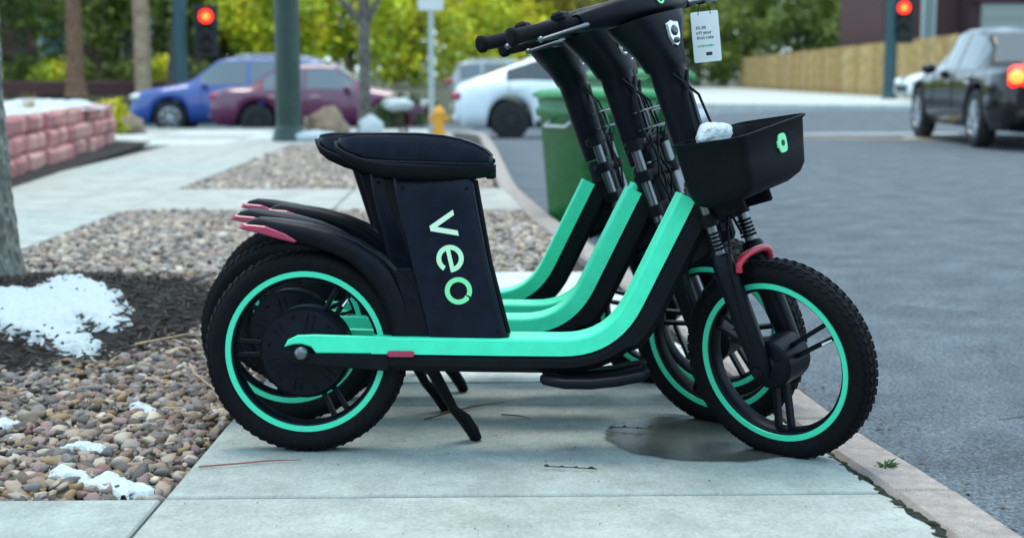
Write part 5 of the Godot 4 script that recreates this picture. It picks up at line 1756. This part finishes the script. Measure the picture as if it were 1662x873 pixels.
	# tree belts
	for q in [[-13.5, -42, la], [-16.5, -40, la], [-11.0, -45, ld], [-8.6, -46, la], [-19.5, -37, la]]:
		tree("dark leafy tree in the shaded garden across the street", Vector3(q[0], 0.35, q[1]), 2.6, 0.2, M.bark_grey, Vector3(0, 3.0, 0), Vector3(2.0, 2.6, 1.8), 46, 85, 0.24, 0.75, q[2], int(q[0] * 10), "dark garden trees across the street")
	for q in [[-6.2, -44, 3.0], [-4.2, -47, 3.3], [-2.2, -50, 3.2], [-7.0, -50, 3.8], [-0.2, -56, 3.4], [1.6, -60, 3.6]]:
		tree("bright yellow green tree in spring leaf beyond the crossing cars", Vector3(q[0], 0.2, q[1]), 1.8, 0.16, M.bark_grey, Vector3(0, 2.6, 0), Vector3(1.7, 2.4, 1.6), 44, 85, 0.22, 0.7, lb, int(q[0] * 17 + 300), "bright trees beyond the crossing cars")
	for q in [[3.4, -62], [5.6, -64], [2.0, -68], [7.4, -66], [0.0, -72], [4.4, -74]]:
		tree("olive tree with rusty patches far down the street", Vector3(q[0], -0.2, q[1]), 1.8, 0.2, M.bark_grey, Vector3(0, 3.2, 0), Vector3(2.0, 3.2, 1.8), 46, 85, 0.28, 0.9, lc, int(q[0] * 13 + 700), "olive trees far down the street")
	for q in [[10.0, -80], [12.2, -78], [14.6, -74], [16.4, -70], [17.2, -65], [17.6, -60], [18.2, -55], [8.2, -84]]:
		tree("dense dark green tree rising behind the wooden fence", Vector3(q[0], -0.2, q[1]), 2.2, 0.22, M.bark_grey, Vector3(0, 3.6, 0), Vector3(2.2, 3.4, 2.2), 50, 85, 0.30, 0.95, ld, int(q[0] * 11 + 900), "dark trees behind the fence")
	var lee := [Color(0.04, 0.07, 0.02), Color(0.06, 0.09, 0.025)]
	for k in 13:
		tree("tall tree in the wooded backdrop behind everything else", Vector3(-34 + k * 5.6, 0, -88 - 6 * (k % 2)), 3.2, 0.3, M.bark_grey, Vector3(0, 5.0, 0), Vector3(3.6, 4.6, 3.0), 60, 80, 0.46, 1.5, lee if k < 6 else lc if k < 8 else ld, 1200 + k, "tall backdrop trees")
	for q in [[-9.0, 8.5], [-2.5, 11.0], [5.0, 12.0], [12.0, 9.0]]:  # unseen trees added behind the camera so black paint mirrors something dark
		tree("tall leafy tree added out of view behind the camera to darken reflections", Vector3(q[0], -0.1, q[1]), 2.2, 0.2, M.bark_grey, Vector3(0, 3.6, 0), Vector3(2.6, 3.0, 2.2), 50, 90, 0.30, 1.0, la, int(q[0] * 19 + 1500), "unseen trees added behind the camera")
	# hedge below the fence line and garden shrubs
	for k in 12:
		var hs := thing("garden_shrub", "dark rounded shrub growing in the garden across the street", "bush", Vector3(-17.5 + k * 0.95, 0.3, -39.8 - 0.5 * (k % 3)), 0, "garden shrubs across the street")
		var hc := []
		for i in 14: hc.append(Vector3(rr(-0.5, 0.5), rr(0.1, 0.9), rr(-0.4, 0.4)))
		crown(hs, "foliage", hc, 70, 0.12, 0.28, la if k % 3 else lb, 2000 + k)
	# wooden fence
	var fn := thing("wooden_fence", "tall fence of vertical yellowish wooden boards across the road", "fence", Vector3(13.75, 0, 0))
	var bm := MB.new()
	bm.box(Vector3.ZERO, Vector3(0.022, 1.85, 0.285), Basis.IDENTITY, 0.006)
	var bmesh := bm.done()
	for k in 116:
		var z := -40.2 - k * 0.292
		var gy := lerpf(0.12, -0.22, (-40.2 - z) / 34.0)
		part("board", bmesh, [M.fence_wood, M.fence_wood_b, M.fence_wood_c][rng.randi() % 3], fn, Transform3D(Basis(Vector3.UP, rr(-0.01, 0.01)), Vector3(rr(-0.006, 0.006), gy + 0.92 + rr(-0.015, 0.015), z)))
	for k in 25:
		var fb := MB.new()
		fb.box(Vector3(3.2 - k * 0.128, 1.05 + rr(-0.01, 0.01), -40.05), Vector3(0.122, 1.85, 0.022), Basis.IDENTITY, 0.004)
		part("board", fb, [M.fence_wood, M.fence_wood_b, M.fence_wood_c][rng.randi() % 3], fn)
	for y in [0.35, 1.5]:
		var rl := MB.new()
		rl.box(Vector3(0.04, y - 0.05, -57.1), Vector3(0.04, 0.09, 33.8))
		part("rail", rl, M.fence_wood_b, fn)
	# brick building on the right
	var bd := thing("brick_building", "dark red brick building with a grey garage door behind the black sedan", "building", Vector3(14.4, 0.05, -50.0))
	var wm := MB.new()
	wm.box(Vector3(6.5, 3.0, -3.0), Vector3(13.0, 6.0, 6.0))
	part("wall", wm, M.brick_far, bd)
	var wm2 := MB.new()
	wm2.box(Vector3(7.45, 2.4, 0.6), Vector3(9.6, 4.8, 1.2))
	part("garage_wall", wm2, M.brick_dark, bd)
	var rf := MB.new()
	rf.box(Vector3(6.5, 6.15, -3.0), Vector3(13.8, 0.3, 6.8), Basis.IDENTITY, 0.05)
	part("roof", rf, M.roofing, bd)
	var gd := part("garage_door", bx(Vector3(4.2, 1.6, 1.21), Vector3(2.3, 3.2, 0.06)), M.garage, bd)
	for k in 6: part("panel", bx(Vector3(4.2, 0.3 + k * 0.52, 1.25), Vector3(2.2, 0.46, 0.04)), M.garage, gd)
	part("lintel", bx(Vector3(4.6, 3.45, 1.28), Vector3(3.9, 0.34, 0.25)), M.maroon, bd)
	for q in [[1.6, 2.75, 0.5, 1.9], [1.9, 5.0, 0.7, 1.3], [0.6, 5.0, 0.7, 1.3]]:
		var wn := part("window", bx(Vector3(q[0], q[1], 0.03), Vector3(q[2], q[3], 0.08)), M.trim_white, bd)
		part("pane", bx(Vector3(q[0], q[1], 0.075), Vector3(q[2] - 0.14, q[3] - 0.14, 0.02)), M.window_glass, wn)
	part("meter_box", bx(Vector3(0.85, 2.55, 0.08), Vector3(0.26, 0.5, 0.16)), M.galvanised, bd)
	# red brick house on the left, behind the trunks
	var hs2 := thing("brick_house", "red brick house half hidden by the trees across the street", "house", Vector3(-18.5, 0.35, -49.0))
	var hw := MB.new()
	hw.box(Vector3(4.0, 1.7, -3), Vector3(9.5, 3.4, 6))
	part("wall", hw, M.brick_far, hs2)
	var hr := MB.new()
	hr.prism(PackedVector2Array([Vector2(-0.9, 3.4), Vector2(8.9, 3.4), Vector2(4.0, 6.2)]), -6.4, 0.4, 0.02)
	part("roof", hr, M.roofing, hs2)
	for q in [1.2, 4.0, 6.8]:
		var wn := part("window", bx(Vector3(q, 1.7, 0.03), Vector3(1.1, 1.3, 0.08)), M.trim_white, hs2)
		part("pane", bx(Vector3(q, 1.7, 0.075), Vector3(0.95, 1.15, 0.02)), M.window_glass, wn)
	var ls := MB.new()
	ls.box(Vector3(-11.2, 0.45, -38.9), Vector3(7.0, 0.4, 0.3), Basis.IDENTITY, 0.03)
	tag(part("garden_wall", ls, M.brick_far, self), "low red garden wall behind the blue car", "wall")
func bx(c: Vector3, s: Vector3) -> MB:
	var m := MB.new()
	m.box(c, s, Basis.IDENTITY, min(0.01, s.z * 0.3))
	return m

func build_small_things():
	# twigs and leaves on the slab
	for q in [[Vector3(-0.62, 0.005, -3.02), Vector3(-0.40, 0.005, -3.08), M.twig_red, "reddish twig lying flat on the slab by the rear wheel"], [Vector3(-0.10, 0.005, -3.60), Vector3(0.07, 0.005, -3.74), M.twig, "thin dark twig under the scooter frames"], [Vector3(-0.14, 0.005, -3.52), Vector3(0.02, 0.005, -3.72), M.twig, "long fine stem lying across the joint of the slabs"], [Vector3(0.06, 0.004, -3.58), Vector3(0.13, 0.004, -3.53), M.twig, "very short twig on the slab"]]:
		var m := MB.new()
		var a: Vector3 = q[0] + Vector3(0, pad_y(q[0].z), 0); var b: Vector3 = q[1] + Vector3(0, pad_y(q[1].z), 0)
		m.tube([a, a.lerp(b, 0.35) + Vector3(0.004, 0.003, 0.006), a.lerp(b, 0.7) + Vector3(0, 0.002, -0.004), b], [0.0022, 0.002, 0.0017, 0.001], 6)
		tag(part("twig", m, q[2], self), q[3], "twig")
	for q in [[Vector3(0.20, 0.004, -2.98), "withered sprig with small leaves on the bare slab"], [Vector3(0.38, 0.008, -3.37), "dark leaf sprig lying in the wet patch"]]:
		var t := thing("sprig", q[1], "leaf litter", q[0] + Vector3(0, pad_y(q[0].z), 0))
		var st := MB.new()
		st.tube([Vector3(-0.055, 0.002, -0.015), Vector3(0.0, 0.004, 0.0), Vector3(0.06, 0.002, 0.01)], 0.0013, 6)
		part("stem", st, M.twig, t)
		for k in 4:
			var lf := MB.new()
			var c := Vector3(-0.05 + k * 0.032, 0.004, rr(-0.01, 0.012))
			var d := Vector3(1, 0, rr(-0.8, 0.8)).normalized() * rr(0.006, 0.013)
			var s := Vector3(-d.z, 0, d.x) * 0.35
			lf.tri(c - d, c + s + Vector3(0, 0.006, 0), c + d); lf.tri(c - d, c + d, c - s + Vector3(0, 0.004, 0))
			part("leaf", lf, M.leaf_litter, t)
	var gm := MB.new()
	for k in 120:
		var c := Vector3(rr(-0.62, 0.82), 0.0, rr(-4.0, -2.3))
		c.y = pad_y(c.z) + 0.0025
		var l := rr(0.0008, 0.0026)
		gm.blob(c, Vector3(l, l * 0.5, l * rr(0.5, 1.2)), Basis(Vector3.UP, rr(0, 3)), 5, 3)
	var go := part("grit", gm, M.twig, self)
	go.set_meta("kind", "stuff")
	tag(go, "tiny grit and soil crumbs scattered on the concrete slab", "grit")
	# weed in the kerb joint
	var wd := thing("weed", "small green weed growing in the kerb joint", "weed", Vector3(0.905, 0.0, -3.0))
	for k in 22:
		var a := rr(0, TAU)
		var m := MB.new()
		var r := rr(0.008, 0.04)
		var e := Vector3(cos(a) * r, rr(0.004, 0.026), sin(a) * r)
		var s := Vector3(-sin(a), 0, cos(a)) * 0.0032
		m.tri(Vector3.ZERO, e * 0.55 + s + Vector3(0, 0.006, 0), e); m.tri(Vector3.ZERO, e, e * 0.55 - s + Vector3(0, 0.006, 0))
		part("leaf", m, M.weed, wd)
	# sticks on the gravel
	for q in [[[Vector3(-1.08, 0.03, -4.35), Vector3(-0.9, 0.05, -4.45), Vector3(-0.80, 0.07, -4.8)], "bent dry stick on the stones at the edge of the mulch"], [[Vector3(-0.86, 0.02, -4.1), Vector3(-0.80, 0.03, -3.9), Vector3(-0.72, 0.02, -3.75)], "curved pale stick on the stones by the rear wheels"]]:
		var m := MB.new()
		m.tube(q[0], [0.004, 0.0035, 0.002], 6)
		tag(part("stick", m, M.pole_wood, self), q[1], "stick")
	# leaf litter in the gutter
	var mm := MB.new()
	for k in 700:
		var z := rr(-6.4, -1.6)
		var x := kerb_x(z) + 0.02 + absf(rng.randfn()) * 0.11
		var y := road_y(x, z) + 0.006
		var c := Vector3(x, y, z)
		var a := rr(0, TAU)
		var l := rr(0.003, 0.016)
		var d := Vector3(cos(a), rr(-.1, .3), sin(a)) * l
		var s := Vector3(-sin(a), rr(-.2, .4), cos(a)) * l * 0.4
		mm.quad(c - d, c + s, c + d, c - s)
	var lo := part("gutter_litter", mm, M.twig, self)
	lo.set_meta("kind", "stuff")
	tag(lo, "brown leaf crumbs lying in the gutter along the kerb", "leaf litter")
